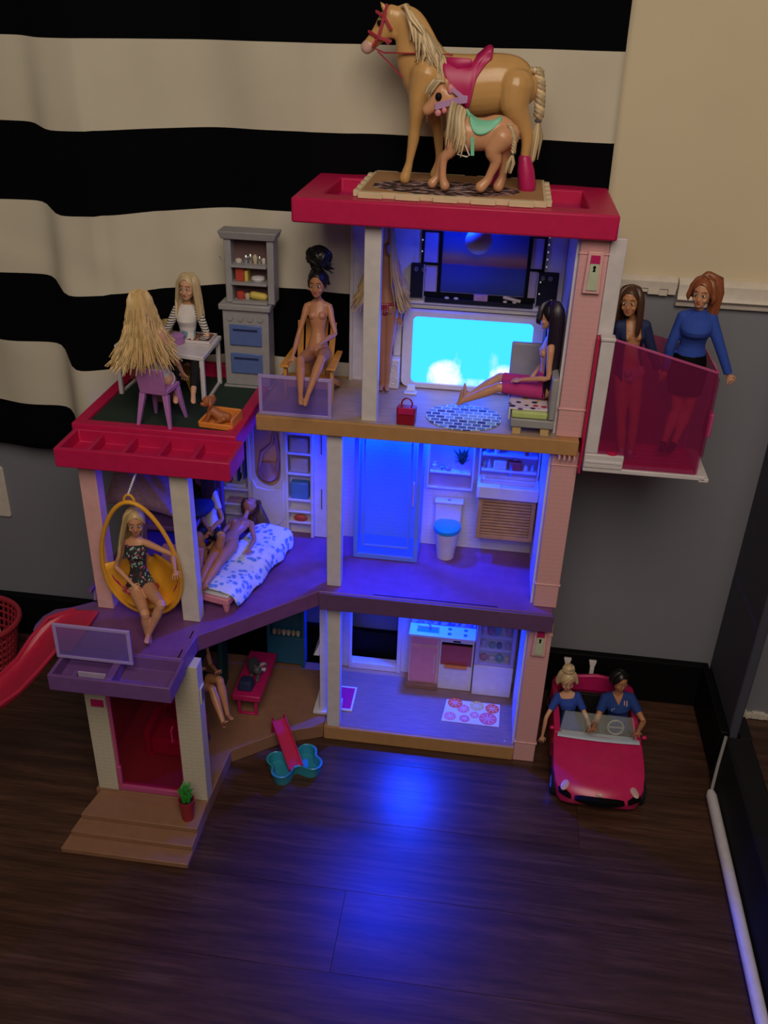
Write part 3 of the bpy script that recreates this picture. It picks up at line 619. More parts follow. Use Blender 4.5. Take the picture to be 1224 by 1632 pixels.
obj('cabinet', G().box(.005, .110, 1.524, 1.5695, .430, .5178), 'wood', t)
g = G().box(.004, .111, 1.519, 1.5238, .429, .438).box(.004, .111, 1.519, 1.5238, .509, .5178).box(.004, .012, 1.519, 1.5238, .438, .509).box(.103, .111, 1.519, 1.5238, .438, .509); obj('door_frame', g, 'wood', t, bev=.0008)
for k in range(11): obj('slat', G().box(.0122, .1028, 1.5185, 1.5225, .4398+k*.0063, .4438+k*.0063), 'wood', t, bev=.0005)
g = G().lathe((.058, 1.5655, .5437), [(.0035, 0), (.003, .004), (.003, .030)], 10).bar((.058, 1.5645, .575), (.058, 1.543, .567), .005, .004).bar((.058, 1.564, .577), (.066, 1.556, .583), .0025, .0025); obj('faucet', g, 'silver', t)
solo('hand_towel', G().box(.002, .042, 1.5080, 1.5113, .522, .5455).box(.002, .042, 1.5080, 1.523, .5438, .5462), 'cloth_white', 'white folded hand towel draped over the washbasin rim', 'towel', bev=.0012)

t = thing('wardrobe', 'white toy wardrobe wall with hanging clothes, mirror panel and stacked shelves', 'wardrobe', (-.40, 1.56, .3755))
wy = 1.5695
def X(px): return atY(px, 760, 1.56).x
obj('back_panel', G().box(-.505, -.285, wy-.002, wy, .376, .66), 'cool_white', t)
g = G()
for x0, x1 in ((-.505, -.499), (-.447, -.440), (-.372, -.366), (-.322, -.316)): g.box(x0, x1, 1.548, wy-.002, .376, .66)
obj('divider', g, 'cool_white', t, bev=.0008)
obj('side_panel', G().box(-.3158, -.286, 1.555, wy-.002, .376, .66), 'cool_white', t, bev=.001)
for z in (.44, .56): obj('slot', G().box(-.302, -.3, 1.5545, 1.5549, z, z+.045), 'dark_grey', t)
for z in (.415, .436, .470): obj('shelf', G().box(-.4988, -.4472, 1.546, wy-.002, z, z+.004), 'cool_white', t, bev=.0005)
for z in (.408, .432, .458, .515, .558, .600): obj('shelf', G().box(-.3658, -.3222, 1.546, wy-.002, z, z+.004), 'cool_white', t, bev=.0005)
g = G(); x = -.4965
cols = ('navy', 'print_blue', 'dark_green', 'soft_black', 'mauve', 'navy', 'lavender', 'denim')
for k in range(8):
    xx = -.494+k*.0058; L_ = (.10, .085, .105, .09, .075, .1, .082, .095)[k]
    obj('hanging_garment', G().hexa([(xx-.0022, 1.551, .59-L_), (xx+.0022, 1.550, .59-L_), (xx+.0022, 1.565, .59-L_), (xx-.0022, 1.565, .59-L_)], [(xx-.0014, 1.554, .60), (xx+.0014, 1.554, .60), (xx+.0014, 1.564, .60), (xx-.0014, 1.564, .60)]), cols[k], t, bev=.0006)
obj('clothes_rail', G().tube([(-.4985, 1.559, .606), (-.4475, 1.559, .606)], .0015, 8), 'silver', t)
obj('folded_clothes', G().box(-.492, -.452, 1.549, 1.566, .4744, .482), 'cloth_white', t, bev=.002); obj('folded_clothes', G().box(-.490, -.458, 1.549, 1.566, .4404, .447), 'mauve', t, bev=.002)
# centre panel with an oval opening and a pouch below
ov = [(-.406+.026*math.cos(a), .515+.030*math.sin(a)) for a in [math.pi+math.pi*k/14 for k in range(15)]]
poly = [(-.4398, .66), (-.4398, .40), (-.3722, .40), (-.3722, .66)]
half = [(-.4398, .66), (-.4398, .376), (-.406, .376)]+[p for p in ov[:8]][::-1]+[(-.432, .66)]
g = G().prismy([(x_, z_) for x_, z_ in half], 1.549, 1.553)
half2 = [(-.406, .376), (-.3722, .376), (-.3722, .66), (-.380, .66)]+[p for p in ov[7:]][::-1]
g.prismy(half2, 1.549, 1.553); obj('mirror_panel', g, 'white', t)
pch = [(-.4375, .50)]+[(-.406+.032*math.cos(a), .425+.030*math.sin(a)) for a in [math.pi+math.pi*k/10 for k in range(11)]]+[(-.3745, .50), (-.383, .482), (-.406, .478), (-.429, .482)]
obj('pouch', G().prismy(pch, 1.5455, 1.5488), 'white', t, bev=.001)
obj('alcove', G().box(-.4398, -.3722, 1.5655, 1.5672, .48, .66), 'pale_pink', t)
obj('label_strip', G().box(-.416, -.402, 1.5645, 1.5654, .602, .604), 'dark_grey', t)
for z, m, nm in ((.5195, 'print_beige', 'hat_box'), (.462, 'print_blue', 'folded_jeans'), (.562, 'print_beige', 'wicker_box'), (.604, 'print_red', 'folded_shirt')):
    obj(nm, G().box(-.362, -.326, 1.549, 1.566, z, z+(.030 if nm != 'folded_jeans' else .036)), m, t, bev=.003)
obj('cap', G().ell((-.343, 1.552, .418), .014, .005, .008, None, 14, 8), 'print_red', t)
g = G().loft([oval(-.407, 1.557, z, rx, .006) for z, rx in ((.494, .009), (.499, .019), (.512, .022), (.528, .019), (.534, .012))])
t2 = thing('mauve_bag', 'shiny mauve shoulder bag hanging in the oval opening of the white wardrobe', 'handbag', (-.407, 1.557, .494))
obj('bag', g, 'mauve_metal', t2); obj('strap', G().tube([(-.424, 1.556, .522), (-.418, 1.556, .555), (-.398, 1.556, .575), (-.392, 1.557, .61), (-.392, 1.557, .64)], [.0035, .0045, .004, .003, .003], 8), 'mauve_metal', t2)
obj('strap', G().tube([(-.389, 1.554, .518), (-.384, 1.555, .55), (-.391, 1.556, .60)], [.0045, .004, .003], 8), 'mauve_metal', t2)

t = thing('pink_bed', 'low pink toy bed with curved feet behind the white wing post', 'bed', (-.42, 1.37, .3755))
B0 = V((-.447, 1.278, 0)); bd = V((.055, .235, 0)).normalized(); bn = V((bd.y, -bd.x, 0)); BW = .036
def BP(u, v, z): p = B0+bd*u+bn*v; return V((p.x, p.y, z))
obj('bed_frame', G().hexa([BP(0, -BW, .390), BP(0, BW, .390), BP(.24, BW, .390), BP(.24, -BW, .390)], [BP(0, -BW, .404), BP(0, BW, .404), BP(.24, BW, .404), BP(.24, -BW, .404)]), 'pink', t, bev=.0025)
for u in (.006, .228):
    for v in (-BW+.007, BW-.007): obj('leg', G().lathe(BP(u, v, .3757), [(.004, 0), (.0055, .004), (.0065, .0142)], 10), 'pink', t)
g = G(); n_ = 14
for k in range(n_+1):
    u = .004+.238*k/n_; w_ = BW+.004
    z = .413+.004*math.sin(k*.9)+(.006 if k > 11 else 0); dr = .016+.006*math.sin(k*1.1)
    g.v += [BP(u-.012*(k == 0), -w_-.003, z-dr), BP(u, -w_+.004, z), BP(u, 0, z+.003), BP(u, w_-.004, z), BP(u+.006, w_+.004, z-.008), BP(u+.010*math.sin(k*.8)+.002, w_+.009+.003*math.sin(k*1.4), .383+.004*math.sin(k*1.7))]
for k in range(n_):
    for i in range(5): a = k*6+i; g.f.append((a, a+1, a+7, a+6))
solo('star_blanket', g, 'star_blanket', 'white and blue patterned fleece blanket spread over the pink bed', 'blanket', thick=.002, sub=1)
obj('mattress', G().hexa([BP(.002, -BW+.001, .4043), BP(.002, BW-.001, .4043), BP(.236, BW-.001, .4043), BP(.236, -BW+.001, .4043)], [BP(.002, -BW+.001, .4095), BP(.002, BW-.001, .4095), BP(.236, BW-.001, .4095), BP(.236, -BW+.001, .4095)]), 'white', t, bev=.002)

t = thing('loft_bed', 'purple plastic loft bed frame standing at the back of the wing bedroom', 'bed', (-.56, 1.46, .3755))
obj('headboard', G().prismy([(-.640, .376), (-.628, .376), (-.618, .52), (-.600, .545), (-.52, .545), (-.505, .52), (-.505, .376), (-.495, .376), (-.495, .53), (-.512, .557), (-.61, .557), (-.632, .53)], 1.535, 1.548), 'purple', t, bev=.002)
obj('platform', G().box(-.636, -.500, 1.37, 1.534, .470, .480), 'purple', t, bev=.002)
for x, y in ((-.634, 1.372), (-.510, 1.372), (-.634, 1.522), (-.510, 1.522)): obj('leg', G().box(x, x+.010, y, y+.010, .3757, .4698), 'purple', t, bev=.001)
obj('ladder', G().bar((-.628, 1.36, .377), (-.628, 1.372, .50), .006, .004).bar((-.590, 1.36, .377), (-.590, 1.372, .50), .006, .004), 'purple', t, bev=.001)
for k in range(4): obj('rung', G().bar((-.628, 1.361+.003*k, .40+.026*k), (-.590, 1.361+.003*k, .40+.026*k), .004, .004), 'purple', t)
pc = V((-.600, 1.405, .535)); g = G(); Mr = Matrix.Rotation(math.radians(7), 3, 'Y') @ Matrix.Rotation(math.radians(-40), 3, 'X'); nn = 20
for sg in (1, -1):
    b = len(g.v)
    for j in range(nn+1):
        for i in range(nn+1):
            u, v_ = -1+2*i/nn, -1+2*j/nn; h_ = .020*((1-u**4)*(1-v_**4))**.55
            q = V((u*.066*(1-.07*(1-v_*v_)), sg*(h_+.0004)+.0012*math.sin(u*13+v_*9), v_*.040*(1-.10*(1-u*u)))); g.v.append(pc+Mr @ q)
    for j in range(nn):
        for i in range(nn): a = b+j*(nn+1)+i; g.f.append((a, a+1, a+nn+2, a+nn+1))
solo('mauve_pillow', g, 'mauve', 'large mauve velvet pillow propped on the purple loft bed', 'pillow')
solo('navy_blanket', G().ell((-.505, 1.43, .50), .028, .05, .016, None, 18, 10), 'navy', 'dark navy blanket rolled up at the foot of the purple loft bed', 'blanket')
t = thing('purple_chaise', 'glossy purple curved lounge seat standing under the loft bed', 'chair', (-.52, 1.33, .3755))
pts = [(1.29, .378), (1.29, .40), (1.33, .402), (1.355, .45), (1.362, .452), (1.340, .395), (1.34, .378)]
obj('shell', G().prismx(pts, -.556, -.478), 'chair_purple', t, bev=.004)

# ============================================================ furniture, ground floor
t = thing('kitchen_unit', 'pink and white toy kitchen unit with sink, hob and red oven', 'kitchen', (-.044, 1.56, .034))
obj('cupboard', G().box(-.112, -.0485, 1.541, 1.583, .0345, .169), 'pale_pink', t, bev=.001)
obj('cupboard_door', G().box(-.1075, -.0535, 1.5375, 1.5408, .050, .142), 'pink', t, bev=.001); obj('drawer_front', G().box(-.1075, -.0535, 1.5375, 1.5408, .149, .1665), 'pink', t, bev=.001)
obj('plinth', G().box(-.116, -.0485, 1.532, 1.5409, .0342, .046), 'tan', t, bev=.001); obj('cupboard_handle', G().box(-.0585, -.057, 1.536, 1.5374, .075, .125), 'white', t)
g = G().box(-.048, .0235, 1.541, 1.583, .0345, .098).box(-.048, .0235, 1.541, 1.583, .158, .169).box(-.048, -.0445, 1.541, 1.583, .098, .158).box(.020, .0235, 1.541, 1.583, .098, .158); obj('oven', g, 'cool_white', t, bev=.0008)
obj('oven_cavity', G().box(-.0444, .0199, 1.568, 1.5825, .0982, .1578), 'oven_red', t); obj('oven_rack', G().box(-.0444, .0199, 1.545, 1.567, .150, .1525), 'black', t)
obj('oven_window', G().box(-.0440, .0195, 1.5412, 1.5445, .101, .150), 'oven_red', t); obj('oven_handle', G().bar((-.036, 1.536, .0995), (.012, 1.536, .0995), .006, .006).box(-.036, -.033, 1.5362, 1.541, .094, .10).box(.009, .012, 1.5362, 1.541, .094, .10), 'orange', t, bev=.0008)
obj('oven_display', G().box(-.021, -.005, 1.5402, 1.5409, .1605, .1645), 'black', t)
g = G().box(-.114, -.098, 1.533, 1.574, .1695, .176).box(-.098, -.052, 1.533, 1.545, .1695, .176).box(-.098, -.052, 1.566, 1.574, .1695, .176).box(-.052, .0245, 1.533, 1.574, .1695, .176).box(-.098, -.052, 1.545, 1.566, .1695, .171)
obj('worktop', g, 'white', t, bev=.0008)
obj('sink_basin', G().prism([(a-.075, b+1.5555) for a, b in rrect(.045, .0202, .007)], .1711, .1722), 'print_blue', t)
obj('faucet', G().tube([(-.075, 1.570, .176), (-.075, 1.570, .194), (-.075, 1.565, .198), (-.075, 1.559, .194)], .0016, 8), 'silver', t)
for x in (-.030, .003):
    for y in (1.546, 1.563): obj('hob_ring', G().lathe((x, y, .1760), [(.0042, 0), (.004, .0012), (.002, .0012)], 14), 'blue_drawer', t)
t = thing('refrigerator', 'white toy refrigerator with stocked see-through upper door beside the oven', 'refrigerator', (.066, 1.56, .034))
obj('freezer_door', G().box(.0255, .108, 1.533, 1.540, .0345, .112), 'cool_white', t, bev=.0015); obj('cabinet', G().box(.0255, .029, 1.5405, 1.583, .0345, .336).box(.1045, .108, 1.5405, 1.583, .0345, .336).box(.029, .1045, 1.579, 1.583, .0345, .336).box(.029, .1045, 1.5405, 1.579, .0345, .113), 'cool_white', t, bev=.0008)
obj('upper_door', G().box(.0265, .107, 1.537, 1.5385, .1135, .335), 'clear_smoke', t); obj('door_rim', G().box(.0255, .034, 1.536, 1.540, .1125, .336).box(.100, .108, 1.536, 1.540, .1125, .336).box(.034, .100, 1.536, 1.540, .1125, .119), 'lavender', t, bev=.001)
for z in (.145, .178, .215): obj('fridge_shelf', G().box(.0292, .1043, 1.545, 1.5788, z, z+.0025), 'cool_white', t)
for x, z, r_, h, m in ((.055, .1805, .006, .016, 'print_red'), (.068, .1805, .006, .028, 'print_green'), (.080, .1805, .006, .026, 'print_yellow'), (.092, .1805, .005, .022, 'orange'), (.042, .1805, .005, .02, 'pale_pink'),
        (.042, .1475, .006, .016, 'lavender'), (.060, .1475, .007, .012, 'print_green'), (.075, .1475, .006, .013, 'dark_green'), (.092, .1475, .006, .016, 'mauve'), (.045, .1135, .008, .014, 'print_red'), (.062, .1135, .008, .012, 'print_beige'), (.078, .1135, .008, .016, 'print_green'), (.093, .1135, .007, .013, 'print_yellow'), (.05, .2178, .006, .02, 'print_beige'), (.08, .2178, .006, .02, 'print_blue')):
    obj('groceries', G().lathe((x, 1.556, z), [(r_*.9, 0), (r_, h*.2), (r_, h*.7), (r_*.6, h*.9), (r_*.5, h)], 10), m, t)
t = thing('fruit_mat', 'white kitchen mat printed with orange and pink citrus slices on the ground floor', 'mat', (.029, 1.474, .034))
obj('mat', G().hexa([(-.031, 1.440, .0341), (.087, 1.440, .0341), (.088, 1.508, .0341), (-.024, 1.508, .0341)], [(-.031, 1.440, .0352), (.087, 1.440, .0352), (.088, 1.508, .0352), (-.024, 1.508, .0352)]), 'cloth_white', t)
for x, y, r_, m in ((-.006, 1.498, .0155, 'fruit_orange'), (.040, 1.496, .0150, 'print_yellow'), (.072, 1.492, .0145, 'fruit_orange'), (.012, 1.483, .0130, 'fruit_pink'), (-.014, 1.456, .0125, 'fruit_pink'), (.016, 1.453, .0105, 'fruit_pink2'), (.036, 1.467, .0095, 'fruit_pink'), (.064, 1.460, .0185, 'fruit_pink2')):
    zo = (x*7 % .0004)+.0001; f_ = obj('fruit_slice', G().lathe((x, y, .03522+zo), [(r_, 0), (r_, .00025)], 20), m, t)
    g = G()
    for k in range(8):
        a = 2*math.pi*k/8+.2; g.bar((x+.1*r_*math.cos(a), y+.1*r_*math.sin(a), .03558+zo), (x+.82*r_*math.cos(a), y+.82*r_*math.sin(a), .03558+zo), .0009, .0002)
    obj('slice_lines', g, 'cloth_white', f_)
t = thing('wall_unit', 'tall white wall unit with ledges and pink fold down tray beside the doorway', 'cabinet', (-.275, 1.47, .034))
obj('panel', G().box(-.281, -.268, 1.425, 1.56, .042, .338), 'cool_white', t, bev=.001)
obj('ledge', G().prismy([(-.293, .183), (-.281, .183), (-.281, .210)], 1.421, 1.545), 'cool_white', t, bev=.0008); obj('foot', G().box(-.294, -.262, 1.418, 1.56, .0342, .0415), 'cool_white', t, bev=.001)
obj('brace', G().prismy([(-.2675, .34), (-.255, .34), (-.2675, .20)], 1.47, 1.476), 'cool_white', t); obj('star', G().prismx([(1.50+.012*math.cos(a)*(1 if k % 2 else .45), .300+.012*math.sin(a)*(1 if k % 2 else .45)) for k, a in enumerate([2*math.pi*q/10 for q in range(10)])], -.2679, -.2665), 'navy', t)
g = G(); tray(g, -.2615, -.216, 1.436, 1.51, .0343, .0385, .004, .002); tr_ = obj('tray', g, 'cool_white', t, bev=.0006); obj('tray_lining', G().box(-.2574, -.2201, 1.4401, 1.5059, .0364, .0375), 'magenta', tr_)
obj('peg', G().box(-.2440, -.2375, 1.440, 1.452, .0387, .055), 'cool_white', t, bev=.001)
t = thing('pink_bench', 'pink toy bench table with open square legs on the wing ground floor', 'table', (-.425, 1.46, .0325))
obj('top', G().box(-.455, -.396, 1.388, 1.535, .073, .087), 'magenta', t, bev=.002)
for y in (1.395, 1.522):
    obj('leg', G().box(-.446, -.440, y, y+.006, .0325, .0728), 'magenta', t, bev=.0008); obj('leg', G().box(-.411, -.405, y, y+.006, .0325, .0728), 'magenta', t, bev=.0008); obj('foot_bar', G().box(-.4398, -.4112, y, y+.006, .0325, .037), 'magenta', t, bev=.0008)
solo('navy_bag', G().hexa([(-.448, 1.400, .0875), (-.416, 1.400, .0875), (-.414, 1.430, .0875), (-.446, 1.430, .0875)], [(-.444, 1.405, .108), (-.420, 1.405, .108), (-.419, 1.428, .108), (-.443, 1.428, .108)]), 'navy', 'dark navy cloth bag lying on the front of the pink bench', 'bag', bev=.004)
t = thing('dark_pet', 'small dark grey toy cat lying on the pink bench behind the navy bag', 'cat', (-.425, 1.46, .0875))
obj('body', G().chain([(-.432, 1.475, .102), (-.424, 1.455, .104), (-.416, 1.442, .112)], [.013, .013, .009]).ell((-.413, 1.436, .119), .009, .010, .009).chain([(-.428, 1.446, .096), (-.428, 1.437, .091)], [.004, .004]).chain([(-.414, 1.446, .096), (-.414, 1.435, .091)], [.004, .004]).lathe((-.418, 1.437, .126), [(.003, 0), (.0003, .006)], 8).lathe((-.408, 1.437, .126), [(.003, 0), (.0003, .006)], 8).chain([(-.436, 1.486, .094), (-.443, 1.495, .091), (-.440, 1.508, .091)], [.003, .003, .002]), 'dark_grey', t, blob=.0012)
solo('spotted_scarf', G().ell((-.413, 1.472, .0945), .010, .018, .007, None, 14, 8), 'floral', 'white printed scarf crumpled on the far end of the pink bench', 'scarf')
t = thing('blue_cabinet', 'blue toy display cabinet with small dishes at the back of the wing', 'cabinet', (-.382, 1.575, .0325))
g = G().box(-.424, -.340, 1.56, 1.583, .042, .112).box(-.424, -.417, 1.56, 1.583, .112, .19).box(-.347, -.340, 1.56, 1.583, .112, .19).box(-.417, -.347, 1.579, 1.583, .112, .19).box(-.428, -.336, 1.556, 1.584, .19, .196); obj('cabinet', g, 'blue_cabinet', t, bev=.001)
for x in (-.423, -.349): obj('leg', G().box(x, x+.008, 1.561, 1.569, .0325, .0418), 'blue_cabinet', t)
for k in range(6): obj('dish', G().lathe((-.409+k*.0105, 1.569, .1123), [(.003, 0), (.0045, .004), (.0045, .011)], 10), ('print_beige', 'mauve', 'cream_white', 'cream_white', 'print_beige', 'cream_white')[k], t)
solo('teal_panel', G().prismx([(1.46, .0325), (1.50, .0325), (1.51, .20), (1.47, .20)], -.505, -.495), 'turquoise_dark', 'dark teal toy screen standing in shadow behind the pink bench', 'screen', bev=.002)
t = thing('pink_armchair', 'chunky pink armchair seen through the red front door of the wing', 'armchair', (-.535, 1.29, .0325))
obj('seat', G().box(-.576, -.496, 1.248, 1.315, .040, .078), 'magenta', t, bev=.006); obj('backrest', G().box(-.572, -.500, 1.3155, 1.332, .040, .150), 'magenta', t, bev=.008)
for x in (-.588, -.495): obj('armrest', G().box(x, x+.011, 1.248, 1.325, .040, .098), 'magenta', t, bev=.004)
for x in (-.583, -.497):
    for y in (1.252, 1.315): obj('leg', G().box(x, x+.008, y, y+.008, .0325, .0398), 'magenta', t)
solo('striped_cushion', G().ell((-.535, 1.302, .104), .028, .010, .024, Matrix.Rotation(.25, 3, 'X'), 18, 10), 'soft_black', 'small black cushion leaning on the back of the pink armchair', 'cushion')

# ============================================================ dolls: jointed fashion dolls, about 29 cm tall
def reach(parent, spec, L):
    """joint at bone length L from its parent: a point to aim at, or (px, py, s) with s=-1/+1 nearer/farther, s>.95 a depth, s<.95 a height"""
    if isinstance(spec, V): return parent+(spec-parent).normalized()*L
    px, py, s = spec; r = ray(px, py)
    if isinstance(s, int):
        a = r.dot(r); q = EYE-parent; b = 2*r.dot(q); c = q.dot(q)-L*L; D = b*b-4*a*c
        t = (-b+(s*math.sqrt(D) if D > 0 else 0))/(2*a); p = EYE+r*t
    else: p = atY(px, py, s) if s > .95 else atZ(px, py, s)
    return parent+(p-parent).normalized()*L
TORSO = [(-.15, .0105, .0090, 0), (-.07, .0165, .0130, 0), (.03, .0182, .0140, -.0005), (.18, .0152, .0118, 0), (.38, .0105, .0088, .0005), (.52, .0118, .0095, .0005), (.68, .0148, .0112, .0012), (.82, .0160, .0098, 0), (.92, .0150, .0078, -.0008), (.98, .0095, .0066, -.0008), (1.02, .0055, .0052, -.0005)]
class Doll: pass
def interp(prof, t):
    if t <= prof[0][0]: return prof[0]
    for a, b in zip(prof, prof[1:]):
        if t <= b[0]:
            u = (t-a[0])/(b[0]-a[0]); return tuple(a[i]+(b[i]-a[i])*u for i in range(4))
    return prof[-1]
ARM_R = [(0, .0062), (.15, .0058), (.5, .0048), (.9, .0042)]
LEG_R = [(0, .0118), (.25, .0110), (.6, .0090), (.95, .0070)]
def doll(name, label, skin, pel, neck, head, fwd, face, a, b, k=1.0, male=False, bust=1.0, wide=1.0, legs_hidden=False):
    """a, b: (elbow, wrist, knee, ankle, toe) specs on the lateral minus / plus side"""
    d = Doll(); d.k = k; d.fwd0 = V(fwd).normalized()
    d.pel = pel if isinstance(pel, V) else (atY(*pel) if pel[2] > .95 else atZ(*pel))
    d.neck = reach(d.pel, neck, .088*k); s = (d.neck-d.pel).normalized(); d.s = s
    d.lat = s.cross(d.fwd0).normalized(); 
    d.fwd = d.lat.cross(s).normalized()
    d.head = reach(d.neck, head, .0325*k)
    W = 1.09*wide*k; d.W = W; sw = .0188*k*(1.22 if male else 1)*(1+.5*(wide-1))
    pf = [(t, rx*W*(1.12 if male and t > .3 else (.95 if male else 1)), ry*W*(1.1 if male and t > .3 else 1), off*k) for t, rx, ry, off in TORSO]
    if male: pf = [(t, (rx*1.12 if .3 < t < .9 else rx), ry, off) for t, rx, ry, off in pf]
    d.pf = pf; L = .088*k
    def tp(t, off=0): return d.pel+s*(L*t)+d.fwd*off
    d.tp = tp
    g = G()
    g.chain([tp(t, off) for t, rx, ry, off in pf], [(rx, ry) for t, rx, ry, off in pf], 20, d.lat, 2)
    if not male:
        for q in (-1, 1): g.ell(tp(.70, .0075*W*bust)+d.lat*.0072*W*q, .0064*W, .0064*W*bust, .0066*W, Matrix((d.lat, d.fwd, s)).transposed(), 12, 8)
    else:
        for q in (-1, 1): g.ell(tp(.76, .0050*W)+d.lat*.0085*W*q, .0085*W, .0050*W, .0075*W, Matrix((d.lat, d.fwd, s)).transposed(), 12, 8)
    for q in (-1, 1): g.ell(tp(-.02, -.006*W)+d.lat*.0080*W*q, .0088*W, .0088*W, .0105*W, Matrix((d.lat, d.fwd, s)).transposed(), 12, 8)
    d.limb = {}
    for side, spec, q in (('a', a, -1), ('b', b, 1)):
        el, wr, kn, an, to = spec
        sh = tp(.865)+d.lat*sw*q
        E = reach(sh, el, .048*k); Wr = reach(E, wr, .043*k)
        hp = tp(-.03)+d.lat*.0096*W*q
        K = reach(hp, kn, .075*k); A = reach(K, an, .068*k); T = reach(A, to, .023*k)
        d.limb[side] = (sh, E, Wr, hp, K, A, T)
        aw = (1.25 if male else 1)*k*(.7+.3*wide)
        g.chain([tp(.89)+d.lat*sw*.5*q, sh, sh.lerp(E, .3), sh.lerp(E, .65), E, E.lerp(Wr, .3), E.lerp(Wr, .7), Wr], [.0062*aw, .0064*aw, .0056*aw, .0047*aw, .0042*aw, .0044*aw, .0036*aw, .0029*aw], 14, V((0, 0, 1)), 2)
        hd = (Wr-E).normalized(); curl = (d.fwd*.4+hd).normalized()
        pn = hd.cross(d.lat*q); pn = pn.normalized() if pn.length > .2 else d.fwd
        wd = hd.cross(pn).normalized()                # across the palm
        pm = Wr+hd*.0095*k
        g.chain([Wr, Wr+hd*.004*k, pm], [(.0027*k, .0024*k), (.0040*k, .0021*k), (.0052*k, .0017*k)], 10, wd)
        for f_, fl in zip((-1.5, -.5, .5, 1.5), (.0085, .0105, .0110, .0095)):
            p0 = pm+wd*f_*.0030*k-hd*.001*k; p1 = p0+(hd+wd*f_*.11)*fl*.55*k; p2 = p1+(hd*.85+pn*-.45*q+wd*f_*.04).normalized()*fl*.5*k
            g.chain([p0, p1, p2], [.00112*k, .00105*k, .0008*k], 7)
        th = Wr+hd*.003*k-wd*.0034*k*q
        thd = (hd*.6-wd*.85*q).normalized(); g.chain([th, th+thd*.005*k, th+thd*.0055*k+hd*.0045*k], [.0014*k, .00125*k, .0009*k], 7)
        lw = W*(1.0 if not male else 1.08)
        g.chain([hp, hp.lerp(K, .25), hp.lerp(K, .6), hp.lerp(K, .92), K, K.lerp(A, .12), K.lerp(A, .32), K.lerp(A, .65), A], [.0118*lw, .0112*lw, .0093*lw, .0074*lw, .0071*lw, .0068*lw, .0074*lw, .0054*lw, .0038*lw], 16, V((0, 0, 1)), 2)
        fd = (T-A).normalized()
        g.chain([A-fd*.002*k, A.lerp(T, .45), A.lerp(T, .85), T], [(.0040*k, .0044*k), (.0042*k, .0036*k), (.0046*k, .0026*k), (.0036*k, .0018*k)], 10, fd.cross(K-A) if fd.cross(K-A).length > .001 else d.lat)
        g.ell(A+(A-K).normalized()*.003*k-fd*.0015*k, .0036*k, .0036*k, .0036*k, None, 8, 6)
    # head
    F = V(face).normalized(); up = ((d.head-d.neck).normalized()*.5+V((0, 0, 1)) if abs(s.z) > .6 else (d.head-d.neck).normalized()); up = (up-F*up.dot(F)).normalized(); lt = F.cross(up).normalized()
    lt = -lt if lt.dot(up.cross(F)) < 0 else lt
    lt = up.cross(F).normalized(); d.F, d.up, d.lt = F, up, lt
    hk = k*(1.17 if not male else 1.06); d.hk = hk
    def hp_(u, f=0, l=0): return d.head+up*u*hk+F*f*hk+lt*l*hk
    d.hp = hp_
    g.chain([tp(.94, -.0008), d.neck.lerp(d.head, .35), hp_(-.006, -.0015)], [.0064*k*(1.25 if male else 1), .0048*k*(1.35 if male else 1), .0050*k*(1.3 if male else 1)], 12)
    hr = [(-.0172, .0028, .0030, .0062), (-.0155, .0056, .0058, .0042), (-.0115, .0084, .0092, .0016), (-.006, .0103, .0116, .0002), (0, .0114, .0130, -.0006), (.006, .0118, .0136, -.0012), (.0115, .0106, .0124, -.0014), (.0155, .0078, .0094, -.0014), (.0178, .0040, .0050, -.0012)]
    if male: hr = [(u, rx*(1.14 if u < -.01 else 1.0), ry*(1.06 if u < -.01 else 1), f) for u, rx, ry, f in hr]
    g.loft([[hp_(u, f+ry*math.cos(2*math.pi*i/18), rx*math.sin(2*math.pi*i/18)) for i in range(18)] for u, rx, ry, f in hr])
    Mh = Matrix((lt, F, up)).transposed()
    g.ell(hp_(-.0058, .0118), .0016*hk, .0026*hk, .0030*hk, Mh, 10, 6); g.ell(hp_(-.0030, .0112), .0011*hk, .0020*hk, .0040*hk, Mh, 8, 6)
    for q in (-1, 1):
        g.ell(hp_(-.002, -.0012, .0113*q), .0014*hk, .0026*hk, .0036*hk, Mh, 10, 6); g.ell(hp_(-.0065, .0072, .0058*q), .0036*hk, .0034*hk, .0034*hk, Mh, 10, 6)
    base = d.pel.copy()
    for p in (d.limb['a'][5], d.limb['b'][5]): base.z = min(base.z, p.z)
    d.t = thing(name, label, 'doll', base, 'fashion dolls in and around the dollhouse')
    d.body = obj('body', g, skin, d.t, blob=.00072, sm=3)
    for q in (-1, 1):
        e = obj('eye', G().ell(hp_(.0002, .0114, .0047*q), .0024*hk, .0010*hk, .0014*hk, Mh, 12, 8), 'eye_white', d.t)
        obj('iris', G().ell(hp_(.0002, .0121, .0046*q), .0012*hk, .0006*hk, .0013*hk, Mh, 10, 6), 'iris', e)
        lid = [hp_(.0008+.0009*math.sin(math.pi*i/4), .0122-.0004*i, (.0022+.0013*i)*q) for i in range(5)]
        obj('eyelash', G().tube(lid, .00045*hk, 5), 'brow', e)
        br = [hp_(.0042+.0010*math.sin(math.pi*i/4), .0125-.0005*i, (.0020+.0015*i)*q) for i in range(5)]
        obj('eyebrow', G().tube(br, [(.0004*hk, .0005*hk)]*5, 5), 'brow', d.t)
    obj('lips', G().ell(hp_(-.0104, .0106), .0028*hk, .0013*hk, .0011*hk, Mh, 12, 8).ell(hp_(-.0118, .0100), .0021*hk, .0012*hk, .0009*hk, Mh, 12, 8), 'lip' if not male else skin, d.t)
    return d
def cap_points(d, th, ph, k=1.0):                    # th from crown (0) to below, ph around (0 = face, pi = back)
    return d.hp(.0012+.0192*k*math.cos(th), -.0014+.0155*k*math.sin(th)*math.cos(ph), .0137*k*math.sin(th)*math.sin(ph))
